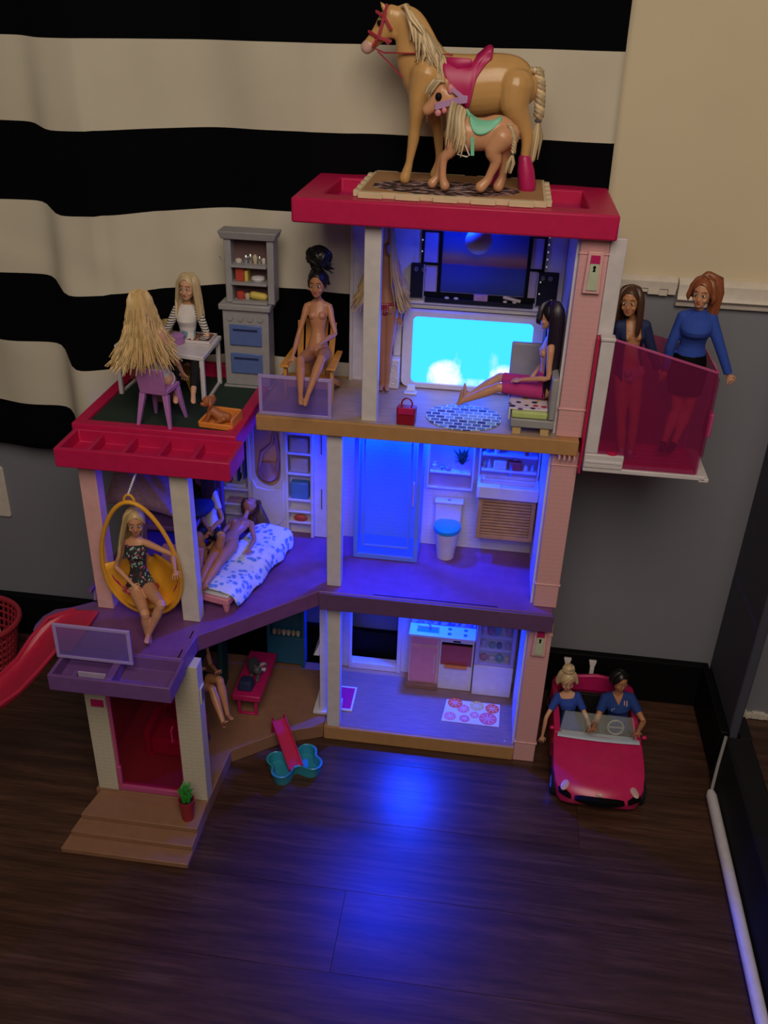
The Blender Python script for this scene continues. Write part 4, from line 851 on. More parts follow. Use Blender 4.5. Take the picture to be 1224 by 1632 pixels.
def hair(d, mt, length=.06, n=70, spread=.25, lo=40, r=.0030, part=0.0, fall=None, frontlock=.5, skip=None, wave=.0, seed=1, flare=0.0, bald=False, name='hair'):
    """scalp cap plus tapering locks that hang from it; lo = smallest angle from the face (degrees) where locks fall"""
    rr = random.Random(seed); g = G(); k = d.hk; dn = V(fall).normalized() if fall else V((0, 0, -1))
    rows = []; NU = 32                                # scalp shell
    for j in range(13):
        row = []
        for i in range(NU):
            ph = 2*math.pi*i/NU; front = max(0, math.cos(ph))
            tmax = math.radians(118-(70 if not bald else 72)*front**1.3); th = tmax*j/12
            row.append(cap_points(d, max(th, .03), ph, 1.0))
        rows.append(row)
    g.loft(rows, True)
    for i in range(n):
        ph = math.radians(lo)+(2*math.pi-2*math.radians(lo))*(i+rr.random())/n
        if skip and skip(ph): continue
        front = max(0, math.cos(ph)); L_ = length*rr.uniform(.84, 1.06)*(1-(1-frontlock)*front)
        a0 = rr.uniform(.1, .5); pts = [cap_points(d, a0, ph+part, 1.0), cap_points(d, (a0+1.25)/2, ph, 1.05), cap_points(d, 1.25, ph, 1.08), cap_points(d, 1.62, ph, 1.10)]
        c0 = pts[-1]; outv = (c0-d.head); outv -= dn*outv.dot(dn); outv = outv.normalized() if outv.length > 1e-6 else d.lt
        side = rr.uniform(-1, 1)*spread*.5; tang = outv.cross(dn); m_ = 6
        for q in range(1, m_+1):
            u = q/m_; pts.append(c0+dn*L_*u+outv*(spread*L_*u*u*.5+flare*L_*u**3)*rr.uniform(.8, 1.1)+tang*side*L_*u*u*.5+outv*wave*math.sin(u*9+i)*.004+outv*(.002*math.sin(u*3)))
        rad = [r*.5*k, r*.9*k, r*k, r*k]+[r*k*(1-.75*(q/m_)**2) for q in range(1, m_+1)]
        g.tube(pts, [(x_, x_*.75) for x_ in rad], 6, True, outv)
    return obj(name, g, mt, d.t, smooth=70)
def torso_piece(d, t0, t1, off, flare=0, flat=True):
    """closed sleeve of cloth around the torso from t0 to t1"""
    L = .088*d.k; ts = [t0+(t1-t0)*i/9 for i in range(10)]; rings = []
    for t in ts:
        _, rx, ry, o = interp(d.pf, t); by = .0068*d.W*math.exp(-((t-.70)/.12)**2); c = d.tp(t, o+by*.5); e = off+flare*max(0, (.3-t))
        rings.append([c+d.lat*(rx+e)*math.cos(2*math.pi*i/20)+d.fwd*(ry+by*.75+e)*math.sin(2*math.pi*i/20) for i in range(20)])
    return G().loft(rings)
def add(g, h): return g.add(h.v, h.f)
def limb_piece(d, side, kind, u0, u1, off, g, flare=0):
    sh, E, Wr, hp, K, A, T = d.limb[side]; n = 7; pts = []; rad = []
    for i in range(n+1):
        u = u0+(u1-u0)*i/n
        if kind == 'arm':
            p = sh.lerp(E, u) if u <= 1 else E.lerp(Wr, u-1); r_ = .0064-.0022*min(u, 1) if u <= 1 else .0044-.0015*(u-1); r_ *= d.k
        else:
            p = hp.lerp(K, u) if u <= 1 else K.lerp(A, u-1); r_ = .0118-.0046*u if u <= 1 else .0074-.0030*(u-1); r_ *= d.W
        pts.append(p); rad.append(r_+off+flare*(i/n))
    g.tube(pts, rad, 14)
    if kind == 'arm' and u0 <= 0: c_ = d.tp(.90)+(sh-d.tp(.865))*.35; g.chain([c_, sh], [.0064*d.k+off, .0066*d.k+off], 10)
    if kind == 'arm' and u0 < .3: g.ell(sh, .0066*d.k+off, .0066*d.k+off, .0066*d.k+off, None, 12, 8)
    return g
def garment(d, name, g, mt, vox=.0010, sm=4, label=None): return obj(name, g, mt, d.t, blob=vox, sm=sm, label=label)
def skirt(d, hem_u, off, flare=0):                   # one tube around both thighs
    L = .088*d.k; rings = []
    for t in (.40, .25, .10, -.02):
        _, rx, ry, o = interp(d.pf, t); c = d.tp(t, o); rings.append([c+d.lat*(rx+off)*math.cos(2*math.pi*i/20)+d.fwd*(ry+off)*math.sin(2*math.pi*i/20) for i in range(20)])
    for i_ in range(1, 6):
        u = hem_u*i_/5; a, b = d.limb['a'], d.limb['b']; pa = a[3].lerp(a[4], u); pb = b[3].lerp(b[4], u); c = (pa+pb)/2; ax = (pb-pa); wd = ax.length/2+(.0118-.0046*u)*d.W+off+flare*u; ax.normalize()
        dr = ((a[4]-a[3])+(b[4]-b[3])).normalized(); nz = ax.cross(dr).normalized(); nz = nz if nz.dot(d.fwd) > 0 or abs(nz.dot(d.fwd)) < .2 else -nz
        rings.append([c+ax*wd*math.cos(2*math.pi*i/20)+nz*((.0118-.0040*u)*d.W+off+flare*u)*math.sin(2*math.pi*i/20) for i in range(20)])
    return G().loft(rings)

# ---- terrace: two blonde dolls at the white table
d = doll('fashion_doll', 'blonde doll with striped sleeves and pale jumper sitting behind the white table', 'pale_skin', (300, 563, 1.500), (299, 487, 1.510), (299, 457, 1.502), (0, -1, 0), (-.12, -1, -.05),
    ((268, 522, 1.492), (276, 540, 1.500), (283, 578, -1), (280, 628, -1), (280, 642, -1)), ((326, 522, 1.492), (318, 544, 1.500), (312, 578, -1), (308, 628, -1), (308, 642, -1)))
hair(d, 'ash_blonde', .054, 110, .22, 60, .0026, part=.15, frontlock=1.0, seed=3)
garment(d, 'jumper', torso_piece(d, .02, .985, .0016), 'cloth_white')
g = G(); [limb_piece(d, s_, 'arm', .10, 1.85, .0016, g) for s_ in 'ab']; garment(d, 'striped_sleeves', g, 'stripes')
g = torso_piece(d, -.15, .25, .0012); [limb_piece(d, s_, 'leg', 0, 1.8, .0012, g) for s_ in 'ab']; garment(d, 'trousers', g, 'soft_black')
d = doll('fashion_doll', 'doll with very long pale blonde hair seen from behind in the purple chair', 'pale_skin', (255, 600, 1.352), (236, 525, 1.345), (228, 498, 1.348), (.15, 1, 0), (.1, 1, -.1),
    ((285, 580, 1.36), (296, 604, 1.39), (275, 610, 1), (283, 655, 1.44), (284, 664, 1)), ((205, 580, 1.36), (215, 608, 1.39), (250, 612, 1), (262, 655, 1.44), (262, 664, 1)))
hair(d, 'blonde', .094, 240, .60, 50, .0026, seed=5, flare=.12, wave=.8)
g = torso_piece(d, -.15, .35, .0014); [limb_piece(d, s_, 'leg', 0, .45, .0016, g) for s_ in 'ab']; garment(d, 'shorts', g, 'cloth_white')
garment(d, 'top', torso_piece(d, .35, .93, .0012), 'chair_purple')
# ---- doll in the orange garden chair
d = doll('fashion_doll', 'bare jointed doll with black topknot bun sitting in the orange garden chair', 'tan_skin', (507, 561, 1.478), (507, 487, 1.496), (506, 461, 1.490), (0, -1, 0), (-.05, -1, -.08),
    ((476, 533, 1.478), (467, 566, -1), (479, 574, -1), (479, 628, -1), (480, 644, -1)), ((534, 532, 1.47), (509, 549, -1), (512, 572, -1), (491, 628, -1), (485, 646, -1)))
g = G(); h = hair(d, 'black_hair', .004, 14, .0, 105, .0026, seed=6, frontlock=.7)
g.chain([d.hp(.017, -.003), d.hp(.024, -.003)], [.0075, .008]); bc_ = d.hp(.039, -.003, .002); g.ell(bc_, .0205, .0158, .0178, None, 24, 16)
for q in range(26):
    ax_ = V((R.uniform(-1, 1), R.uniform(-.6, .6), R.uniform(-1, 1))).normalized(); e1, e2 = frame(ax_, V((0, 0, 1))); a0 = R.uniform(0, 6.28)
    g.tube([bc_+V(((e1*math.cos(a0+w_*.35)+e2*math.sin(a0+w_*.35)).x*.0205, (e1*math.cos(a0+w_*.35)+e2*math.sin(a0+w_*.35)).y*.0160, (e1*math.cos(a0+w_*.35)+e2*math.sin(a0+w_*.35)).z*.0180)) for w_ in range(9)], [.0012]+[.0024]*7+[.0010], 6)
for k in range(26):
    a = R.uniform(0, 6.28); v_ = d.lt*math.cos(a)+d.F*math.sin(a); c0 = d.hp(.024, -.006)
    g.tube([c0, c0+v_*.012+d.up*R.uniform(-.004, .006), c0+v_*R.uniform(.016, .020)+V((.010, 0, 0))+d.up*R.uniform(-.010, .002)], [.0022, .0018, .0004], 5)
obj('topknot', g, 'black_hair', d.t)
# ---- third storey
d = doll('fashion_doll', 'doll with long black hair and pink shorts sitting on the grey sofa bed', 'skin', (867, 616, 1.440), (876, 551, 1.435), (877, 523, 1.435), (-1, -.05, 0), (-1, -.08, -.05),
    ((862, 596, 1.475), (848, 601, 1.455), (806, 603, 1.470), (757, 624, 1.470), (741, 616, 1.470)), ((874, 598, 1.405), (851, 604, 1.41), (803, 618, 1.425), (748, 635, 1.425), (736, 627, 1.425)))
hair(d, 'purple_black', .125, 100, .05, 88, .0030, seed=8, frontlock=1.0)
hair(d, 'purple_black', .012, 14, .02, 12, .0030, seed=9, frontlock=1.0, skip=lambda p: 1.0 < p < 5.2, name='fringe')
g = torso_piece(d, -.15, .32, .0012); [limb_piece(d, s_, 'leg', 0, .93, .0012, g) for s_ in 'ab']; garment(d, 'shorts', g, 'shorts_pink')
d = doll('fashion_doll', 'bare doll with waist long parted blonde hair standing with her back turned beside the television', 'tan_skin', (615, 489, 1.530), (613, 405, 1.530), (612, 379, 1.530), (0, 1, 0), (0, 1, 0),
    ((636, 446, 1.525), (638, 488, 1.52), (619, 553, 1.530), (616, 608, 1.535), (617, 622, -1)), ((592, 446, 1.525), (591, 488, 1.52), (609, 553, 1.530), (609, 608, 1.535), (606, 621, -1)))
def no_back(p): return 2.35 < p < 3.95
hair(d, 'dark_blonde', .118, 240, .36, 40, .0023, seed=11, skip=no_back, flare=.10)
garment(d, 'swim_bottoms', torso_piece(d, -.14, .12, .0010), 'dotted_red')
# ---- hanging chair
d = doll('fashion_doll', 'blonde doll in a dark flowered dress sitting in the yellow hanging chair', 'skin', (224, 932, 1.222), (215, 853, 1.234), (216, 827, 1.226), (.05, -1, 0), (.35, -1, -.12),
    ((186, 900, 1.225), (211, 931, -1), (229, 973, 1.165), (236, 1010, 1.165), (234, 1024, -1)), ((268, 881, 1.225), (279, 910, -1), (256, 963, 1.165), (239, 1006, 1.160), (233, 1024, -1)))
hair(d, 'dark_blonde', .070, 70, .12, 64, seed=12, frontlock=.9, fall=(-.18, -.05, -1), skip=lambda p: p < 2.4, flare=.02)
g = torso_piece(d, -.10, .86, .0014, .010); garment(d, 'flowered_dress', g, 'flower_dress'); g = G()
for k in range(22):
    a = 2*math.pi*k/22; _, rx, ry, o = interp(d.pf, 0); c = d.tp(-.06)
    g.ell(c+d.lat*(rx+.0075)*math.cos(a)+d.fwd*(ry+.0075)*math.sin(a), .0042, .0042, .0036, None, 8, 6)
obj('ruffle', g, 'dotted_red', d.t)
# ---- bed
d = doll('fashion_doll', 'bare brown haired doll lying on her back on the patterned blanket of the pink bed', 'tan_skin', (362, 866, .428), (386, 832, .431), (393, 819, .438), (0, -.05, 1), (.1, .35, 1),
    ((356, 848, .432), (343, 862, .430), (338, 890, .432), (322, 922, .426), (318, 932, .43)), ((405, 858, .424), (394, 880, .428), (354, 890, .432), (331, 925, .426), (327, 936, .43)))
hair(d, 'brown_hair', .060, 60, .25, 50, seed=14, fall=(.22, -.15, -.5), frontlock=1.0)
# ---- doll on the loft bed, half hidden
d = doll('fashion_doll', 'dark haired doll in a white top on the purple loft bed behind the white post', 'tan_skin', (338, 846, 1.44), (333, 786, 1.455), (326, 765, 1.45), (-.7, -.7, 0), (-.6, -.8, -.3),
    ((318, 815, 1.43), (330, 838, 1.40), (322, 852, 1.40), (326, 884, 1.38), (324, 894, -1)), ((350, 815, 1.43), (345, 836, 1.41), (348, 852, 1.40), (348, 884, 1.38), (346, 894, -1)))
hair(d, 'brown_hair', .060, 60, .10, 50, seed=15)
g = torso_piece(d, .1, .95, .0016); [limb_piece(d, s_, 'arm', .0, .6, .0016, g) for s_ in 'ab']; garment(d, 'top', g, 'cloth_white')
g = torso_piece(d, -.15, .3, .0014); [limb_piece(d, s_, 'leg', 0, .9, .0014, g) for s_ in 'ab']; garment(d, 'shorts', g, 'navy')
# ---- ground floor, in the dark
d = doll('fashion_doll', 'dark dressed doll with bare legs sitting in the shadow beside the pink bench', 'tan_skin', (312, 1082, 1.315), (312, 1000, 1.32), (312, 975, 1.315), (.8, -.6, 0), (.8, -.6, 0),
    ((296, 1040, 1.30), (318, 1066, 1.28), (338, 1098, -1), (352, 1140, 1.235), (361, 1150, -1)), ((330, 1040, 1.33), (340, 1064, 1.31), (350, 1084, -1), (362, 1136, 1.26), (370, 1146, -1)))
hair(d, 'brown_hair', .05, 50, .1, 55, seed=16)
g = torso_piece(d, -.12, .95, .0014); [limb_piece(d, s_, 'leg', 0, .5, .0016, g) for s_ in 'ab']; garment(d, 'dress', g, 'soft_black')
t = thing('stool', 'round dark stool under the doll in the shadow of the wing', 'stool', (atY(312, 1082, 1.315).x, 1.315, .0325))
sx, sz = atY(312, 1082, 1.315).x, atY(312, 1082, 1.315).z-.017
obj('seat', G().lathe((sx, 1.315, sz-.010), [(.020, 0), (.023, .002), (.023, .008), (.021, .010)], 20), 'deep_purple', t); obj('column', G().lathe((sx, 1.315, .0326), [(.020, 0), (.018, .004), (.005, .008), (.005, sz-.0435)], 16), 'deep_purple', t)
# ---- elevator
d = doll('fashion_doll', 'brown haired doll in an open navy jacket standing left in the pink elevator', 'tan_skin', (1002, 596, 1.405), (1008, 517, 1.408), (1006, 491, 1.402), (.05, -1, 0), (-.30, -1, -.05),
    ((988, 562, 1.41), (987, 600, 1.42), (990, 655, 1.402), (990, 704, 1.40), (990, 718, -1)), ((1040, 562, 1.415), (1052, 596, 1.425), (1011, 655, 1.400), (1006, 706, 1.40), (1004, 721, -1)))
hair(d, 'brown_hair', .050, 60, .12, 58, seed=17, frontlock=1.0)
g = G(); L_ = .088
g = torso_piece(d, -.22, .96, .0040); [limb_piece(d, s_, 'arm', -.05, 1.7, .0034, g) for s_ in 'ab']
jk = garment(d, 'jacket', g, 'navy')
cut = G().hexa([d.tp(-.5, .0)-d.lat*.013, d.tp(-.5, .0)+d.lat*.024, d.tp(-.5, .04)+d.lat*.024, d.tp(-.5, .04)-d.lat*.013], [d.tp(1.1, .0005)-d.lat*.0105, d.tp(1.1, .0005)+d.lat*.0105, d.tp(1.1, .04)+d.lat*.0105, d.tp(1.1, .04)-d.lat*.0105])
def carve(o, cutter):
    """cut an opening into a garment and keep the result as plain mesh"""
    me = bpy.data.meshes.new('cut'); me.from_pydata([p-BASE[o] for p in cutter.v], [], cutter.f)
    bm = bmesh.new(); bm.from_mesh(me); bmesh.ops.recalc_face_normals(bm, faces=bm.faces); bm.to_mesh(me); bm.free()
    c = bpy.data.objects.new('cut', me); COL.objects.link(c); c.location = o.matrix_world.translation if o.parent is None else o.parent.location
    q = o.modifiers.new('cut', 'BOOLEAN'); q.operation = 'DIFFERENCE'; q.object = c; q.solver = 'EXACT'
    dg = bpy.context.evaluated_depsgraph_get(); dg.update(); nm = bpy.data.meshes.new_from_object(o.evaluated_get(dg))
    o.modifiers.clear(); o.data = nm; bpy.data.objects.remove(c)
    for p in nm.polygons: p.use_smooth = True
carve(jk, cut)
garment(d, 'swim_bottoms', torso_piece(d, -.14, .14, .0010), 'mauve'); g = G()
g.ell(d.tp(.08, .016)-d.lat*.004, .006, .004, .007, None, 12, 8); g.ell(d.tp(.06, .010)+d.lat*.016, .007, .005, .011, None, 12, 8); obj('hip_bow', g, 'mauve', d.t)
for s_ in 'ab':
    A, T = d.limb[s_][5:7]; obj('shoe', G().chain([A, A.lerp(T, .5), T], [.0048, .0050, .0042], 10), 'lavender', d.t)
d = doll('fashion_doll', 'curvy red haired doll with ponytail, blue jumper and black skirt in the pink elevator', 'skin', (1097, 580, 1.418), (1112, 503, 1.410), (1117, 478, 1.402), (-.1, -1, 0), (-.45, -1, -.1),
    ((1070, 548, 1.412), (1062, 584, 1.42), (1078, 655, 1.425), (1060, 700, 1.428), (1054, 716, -1)), ((1146, 548, 1.40), (1158, 587, 1.395), (1096, 655, 1.425), (1076, 702, 1.428), (1066, 718, -1)), wide=1.16)
h = hair(d, 'red_hair', .014, 30, .05, 70, seed=18, frontlock=.6); g = G()
for k in range(100):
    a = R.uniform(0, 6.28); q = R.random(); c0 = d.hp(.013, -.008, -.010); o_ = d.lt*math.cos(a)*.004+d.F*math.sin(a)*.004
    x_ = V((1, 0, 0)); g.tube([c0+o_*.5, c0+V((.014, .001, .010))+o_, c0+V((.028, .002, .003))+o_*1.6, c0+V((.032, .001, -.018))+o_*1.9, c0+V((.029+.004*math.cos(a), 0, -.045-.014*q))+o_*1.2], [.0014, .0022, .0024, .0020, .0006], 6)
obj('ponytail', g, 'red_hair', d.t, smooth=70)
obj('hair_loop', G().tube([d.hp(.017+.006*math.sin(a), .002, .001+.005*math.cos(a)) for a in [math.pi*q/8 for q in range(9)]], .0010, 6), 'red_hair', d.t)
g = torso_piece(d, .22, .97, .0058); [limb_piece(d, s_, 'arm', -.08, 1.95, .0036, g) for s_ in 'ab']; g.tube([d.tp(.93), d.tp(1.03)], [.0150, .0115], 16); garment(d, 'jumper', g, 'denim', .0012, 3)
garment(d, 'skirt', skirt(d, .62, .0052), 'black'); 
for s_ in 'ab':
    A, T = d.limb[s_][5:7]; obj('shoe', G().chain([A+V((0, 0, .003)), A.lerp(T, .5), T], [.0056, .0060, .0052], 10), 'soft_black', d.t)
# ---- car
d = doll('fashion_doll', 'doll with blonde bun and blue off shoulder dress sitting left in the pink car', 'pale_skin', (908, 1160, 1.462), (903, 1092, 1.474), (905, 1070, 1.462), (0, -1, 0), (.15, -1, -.15),
    ((878, 1130, 1.455), (867, 1160, 1.44), V((0.226, 1.38, .050)), V((0.226, 1.32, .036)), V((0.226, 1.29, .042))), ((929, 1130, 1.455), (940, 1160, -1), V((0.246, 1.38, .050)), V((0.246, 1.32, .036)), V((0.246, 1.29, .042))))
h = hair(d, 'ash_blonde', .010, 24, .05, 70, seed=20, frontlock=.6); g = G().ell(d.hp(.026, -.003), .0105, .0100, .0090, None, 18, 12)
for k in range(16):
    a = 2*math.pi*k/16; g.tube([d.hp(.022, -.003)+(d.lt*math.cos(a+q*.5)+d.F*math.sin(a+q*.5))*(.0095+.0015*math.sin(q*2)) +d.up*q*.003 for q in range(4)], .0020, 5)
obj('bun', g, 'ash_blonde', d.t); obj('fringe', G().chain([d.hp(.0150, .0080, .006), d.hp(.0115, .0118, -.001), d.hp(.0050, .0120, -.0085)], [.002, .0026, .0012], 8), 'ash_blonde', d.t)
g = torso_piece(d, -.15, .86, .0016); [limb_piece(d, s_, 'arm', .02, .62, .0022, g) for s_ in 'ab']; [limb_piece(d, s_, 'leg', 0, .9, .0016, g) for s_ in 'ab']; garment(d, 'dress', g, 'denim')
d = doll('fashion_doll', 'dark haired male doll in a navy V-neck shirt sitting right in the pink car', 'tan_skin', (985, 1166, 1.462), (985, 1097, 1.474), (991, 1073, 1.462), (0, -1, 0), (.50, -1, -.1),
    ((957, 1132, 1.45), (946, 1160, -1), V((0.3, 1.38, .050)), V((0.3, 1.32, .036)), V((0.3, 1.29, .042))), ((1018, 1136, 1.452), (1017, 1166, -1), V((0.322, 1.38, .050)), V((0.322, 1.32, .036)), V((0.322, 1.29, .042))), k=1.06, male=True)
hair(d, 'black_hair', .003, 20, .0, 85, .0022, seed=21, frontlock=.3, bald=True)
g = torso_piece(d, .0, .99, .0030); [limb_piece(d, s_, 'arm', -.08, .62, .0036, g) for s_ in 'ab']; sh_ = garment(d, 'shirt', g, 'royal')
cut = G().hexa([d.tp(.78, .002)-d.lat*.0005, d.tp(.78, .002)+d.lat*.0005, d.tp(.78, .04)+d.lat*.0005, d.tp(.78, .04)-d.lat*.0005], [d.tp(1.04, -.006)-d.lat*.012, d.tp(1.04, -.006)+d.lat*.012, d.tp(1.04, .04)+d.lat*.012, d.tp(1.04, .04)-d.lat*.012])
carve(sh_, cut)
g = torso_piece(d, -.15, .05, .0016); [limb_piece(d, s_, 'leg', 0, .95, .0018, g) for s_ in 'ab']; garment(d, 'trousers', g, 'soft_black')
def on_chest(t, l, w, h):
    _, rx, ry, o = interp(d.pf, t); c = d.tp(t, o+ry+.0058)+d.lat*l; return G().hexa([c-d.lat*w-d.s*h, c+d.lat*w-d.s*h, c+d.lat*w-d.s*h-d.fwd*.002, c-d.lat*w-d.s*h-d.fwd*.002], [c-d.lat*w+d.s*h, c+d.lat*w+d.s*h, c+d.lat*w+d.s*h-d.fwd*.002, c-d.lat*w+d.s*h-d.fwd*.002])
for l, m in ((.0105, 'cool_white'), (.0130, 'print_red'), (.0155, 'cool_white')): obj('shirt_stripe', on_chest(.80, l, .0007, .010), m, d.t)
_, rx, ry, o = interp(d.pf, .72); c = d.tp(.72, o+ry+.0075)-d.lat*.008
obj('chest_logo', G().tube([c+(d.lat*.0026*math.cos(2*math.pi*q/12)+d.s*.0034*math.sin(2*math.pi*q/12)) for q in range(12)], .0007, 6, closed=True).tube([c-d.lat*.0055+d.s*.003, c-d.lat*.0065, c-d.lat*.0055-d.s*.003], .0006, 5), 'cool_white', d.t)

# ============================================================ terrace furniture
ZT = .6992
t = thing('kitchen_hutch', 'tall grey toy hutch with stocked shelves and blue oven drawers on the wing roof', 'cabinet', (-.43, 1.535, ZT))
obj('base_cabinet', G().box(-.470, -.388, 1.520, 1.5605, ZT+.004, .842), 'grey', t, bev=.002); obj('plinth', G().box(-.473, -.385, 1.517, 1.5605, ZT, ZT+.0038), 'grey', t, bev=.001)
obj('counter', G().box(-.475, -.383, 1.514, 1.5605, .8425, .853), 'grey', t, bev=.002)
for z in (.727, .779):
    dr = obj('oven_drawer', G().box(-.458, -.400, 1.5165, 1.5198, z, z+.038), 'blue_drawer', t, bev=.002); obj('drawer_slot', G().box(-.451, -.407, 1.5155, 1.5164, z+.027, z+.0305), 'navy', dr)
for k in range(4): obj('knob', G().lathe((-.456+.018*k, 1.5198, .828), [(.0055, 0), (.005, .0025), (.001, .0025)], 12, V((0, -1, 0))), 'grey', t)
g = G().box(-.463, -.451, 1.526, 1.5605, .8535, .962).box(-.389, -.377, 1.526, 1.5605, .8535, .962).box(-.451, -.389, 1.556, 1.5605, .8535, .962); obj('hutch_frame', g, 'grey', t, bev=.0015)
obj('hutch_back', G().box(-.451, -.389, 1.5545, 1.5558, .862, .956), 'mauve_dark', t)
for z in (.8536, .886, .916): obj('hutch_shelf', G().box(-.4508, -.3892, 1.520, 1.5543, z, z+.0045), 'grey', t, bev=.0006)
obj('cornice', G().hexa([(-.466, 1.522, .9625), (-.374, 1.522, .9625), (-.374, 1.5605, .9625), (-.466, 1.5605, .9625)], [(-.471, 1.517, .976), (-.369, 1.517, .976), (-.369, 1.5605, .976), (-.471, 1.5605, .976)]), 'grey', t, bev=.0015)
obj('side_hook', G().tube([(-.463, 1.53, .927), (-.469, 1.528, .926), (-.471, 1.527, .932)], .0013, 6), 'grey', t)
for x, z, r_, h, m in ((-.441, .9207, .006, .007, 'cream_white'), (-.428, .9207, .004, .014, 'silver'), (-.420, .9207, .004, .016, 'silver'), (-.412, .9207, .004, .015, 'print_beige'), (-.404, .9207, .0035, .013, 'silver'), (-.397, .9207, .0035, .010, 'cream_white'), (-.408, .8907, .012, .009, 'cool_white'), (-.440, .8585, .008, .013, 'print_red'), (-.428, .8585, .005, .010, 'print_beige')):
    obj('dish', G().lathe((x, 1.538, z), [(r_*.8, 0), (r_, h*.4), (r_*.95, h*.8), (r_*.5, h)], 12), m, t)
obj('cook_book', G().box(-.446, -.431, 1.530, 1.550, .8907, .912), 'print_red', t, bev=.0008); obj('cook_book', G().box(-.430, -.424, 1.530, 1.550, .8907, .909), 'print_yellow', t, bev=.0008)
obj('bread_loaf', G().chain([(-.417, 1.536, .866), (-.398, 1.536, .864)], [.007, .0065], 12), 'print_yellow', t)

t = thing('terrace_table', 'white toy table with thin straight legs on the wing roof', 'table', (-.56, 1.47, ZT))
tc = [(-.643, 1.446), (-.476, 1.419), (-.478, 1.534), (-.640, 1.55)]
obj('tabletop', G().hexa([(x, y, .781) for x, y in tc], [(x, y, .789) for x, y in tc]), 'cool_white', t, bev=.0012)
for a, b in ((0, 3), (1, 2)):
    p, q = V(tc[a]+(0,)), V(tc[b]+(0,)); c = (V(tc[0]+(0,))+V(tc[2]+(0,)))/2
    p = p.lerp(c, .05); q = q.lerp(c, .08)
    obj('leg', G().bar((p.x, p.y, ZT), (p.x, p.y, .7808), .0075, .0075, V((0, 1, 0))), 'cool_white', t, bev=.001); obj('leg', G().bar((q.x, q.y, ZT), (q.x, q.y, .7808), .0075, .0075, V((0, 1, 0))), 'cool_white', t, bev=.001)
    obj('stretcher', G().bar((p.x, p.y+.005, ZT+.003), (q.x, q.y-.005, ZT+.003), .005, .005), 'cool_white', t, bev=.0008)
TT = .7892
q = atZ(321, 541, TT); t = thing('baking_tray', 'white tray of brown cookies on the right end of the terrace table', 'tray', tuple(q))
g = G(); tray(g, q.x-.022, q.x+.022, q.y-.024, q.y+.024, TT+.0001, TT+.0052, .003, .002); obj('tray', g, 'white', t, bev=.0006)
for i in range(5):
    for j in range(4): obj('cookie', G().ell((q.x-.0155+i*.0077+R.uniform(-.001, .001), q.y-.0165+j*.011, TT+.0038), .0034, .0042, .0018, None, 8, 6), 'cookie', t)
q = atZ(298, 541, TT); t = thing('blue_jug', 'pale blue toy jug standing in the middle of the terrace table', 'jug', tuple(q))
obj('jug', G().lathe(q+V((0, 0, .0001)), [(.0085, 0), (.0095, .003), (.009, .016), (.0075, .020), (.009, .026), (.0075, .026), (.006, .020)], 18), 'pale_jug', t); obj('handle', G().tube([q+V((.0085, 0, .020)), q+V((.0145, 0, .018)), q+V((.0145, 0, .008)), q+V((.009, 0, .005))], .0016, 7), 'pale_jug', t)
solo('purple_pot', G().lathe(atZ(282, 547, TT+.0001), [(.012, 0), (.0135, .004), (.0135, .013), (.0145, .0145), (.0135, .0155), (.003, .019)], 18), 'chair_purple', 'small purple lidded pot on the terrace table left of the blue jug', 'pot')
solo('yellow_tumbler', G().lathe(atZ(268, 533, TT+.0001), [(.0080, 0), (.0095, .026), (.0085, .026), (.0070, .002)], 18), 'mustard', 'tall mustard yellow tumbler on the terrace table beside the striped sleeve', 'tumbler')
def chair(name, label, col, x, y, rot, seat_h, back_h, z0=ZT, w=.046):
    t = thing(name, label, 'chair', (x, y, z0)); Mx = Matrix.Translation((x, y, z0)) @ Matrix.Rotation(rot, 4, 'Z')
    def o_(nm, g, b=.0015): obj(nm, g.xf(Mx), col, t, bev=b)     # local: faces +y, back at -y
    h = w/2
    o_('seat', G().hexa([(-h, -h, seat_h-.008), (h, -h, seat_h-.008), (h*1.05, h, seat_h-.008), (-h*1.05, h, seat_h-.008)], [(-h, -h, seat_h), (h, -h, seat_h), (h*1.05, h, seat_h), (-h*1.05, h, seat_h)]))
    o_('backrest', G().hexa([(-h, -h-.004, seat_h-.008), (h, -h-.004, seat_h-.008), (h, -h+.0, seat_h-.008), (-h, -h, seat_h-.008)], [(-h*1.05, -h-.014, back_h), (h*1.05, -h-.014, back_h), (h*1.05, -h-.009, back_h), (-h*1.05, -h-.009, back_h)]))
    for q in (-1, 1):
        o_('leg', G().bar((q*h*.86, -h+.002, seat_h-.0085), (q*h*1.25, -h-.010, 0), .010, .010, V((0, 1, 0)), .005, .005), .001); o_('leg', G().bar((q*h*.86, h-.006, seat_h-.0085), (q*h*1.2, h+.006, 0), .010, .010, V((0, 1, 0)), .005, .005), .001)
    return t
chair('purple_chair', 'purple plastic toy chair with tapered legs holding the long haired blonde doll', 'chair_purple', -.527, 1.345, -.12, .066, .105)
chair('yellow_chair', 'shiny yellow toy chair with tapered legs behind the white terrace table', 'gold_shiny', -.548, 1.502, math.pi+.05, .030+.0, .075)
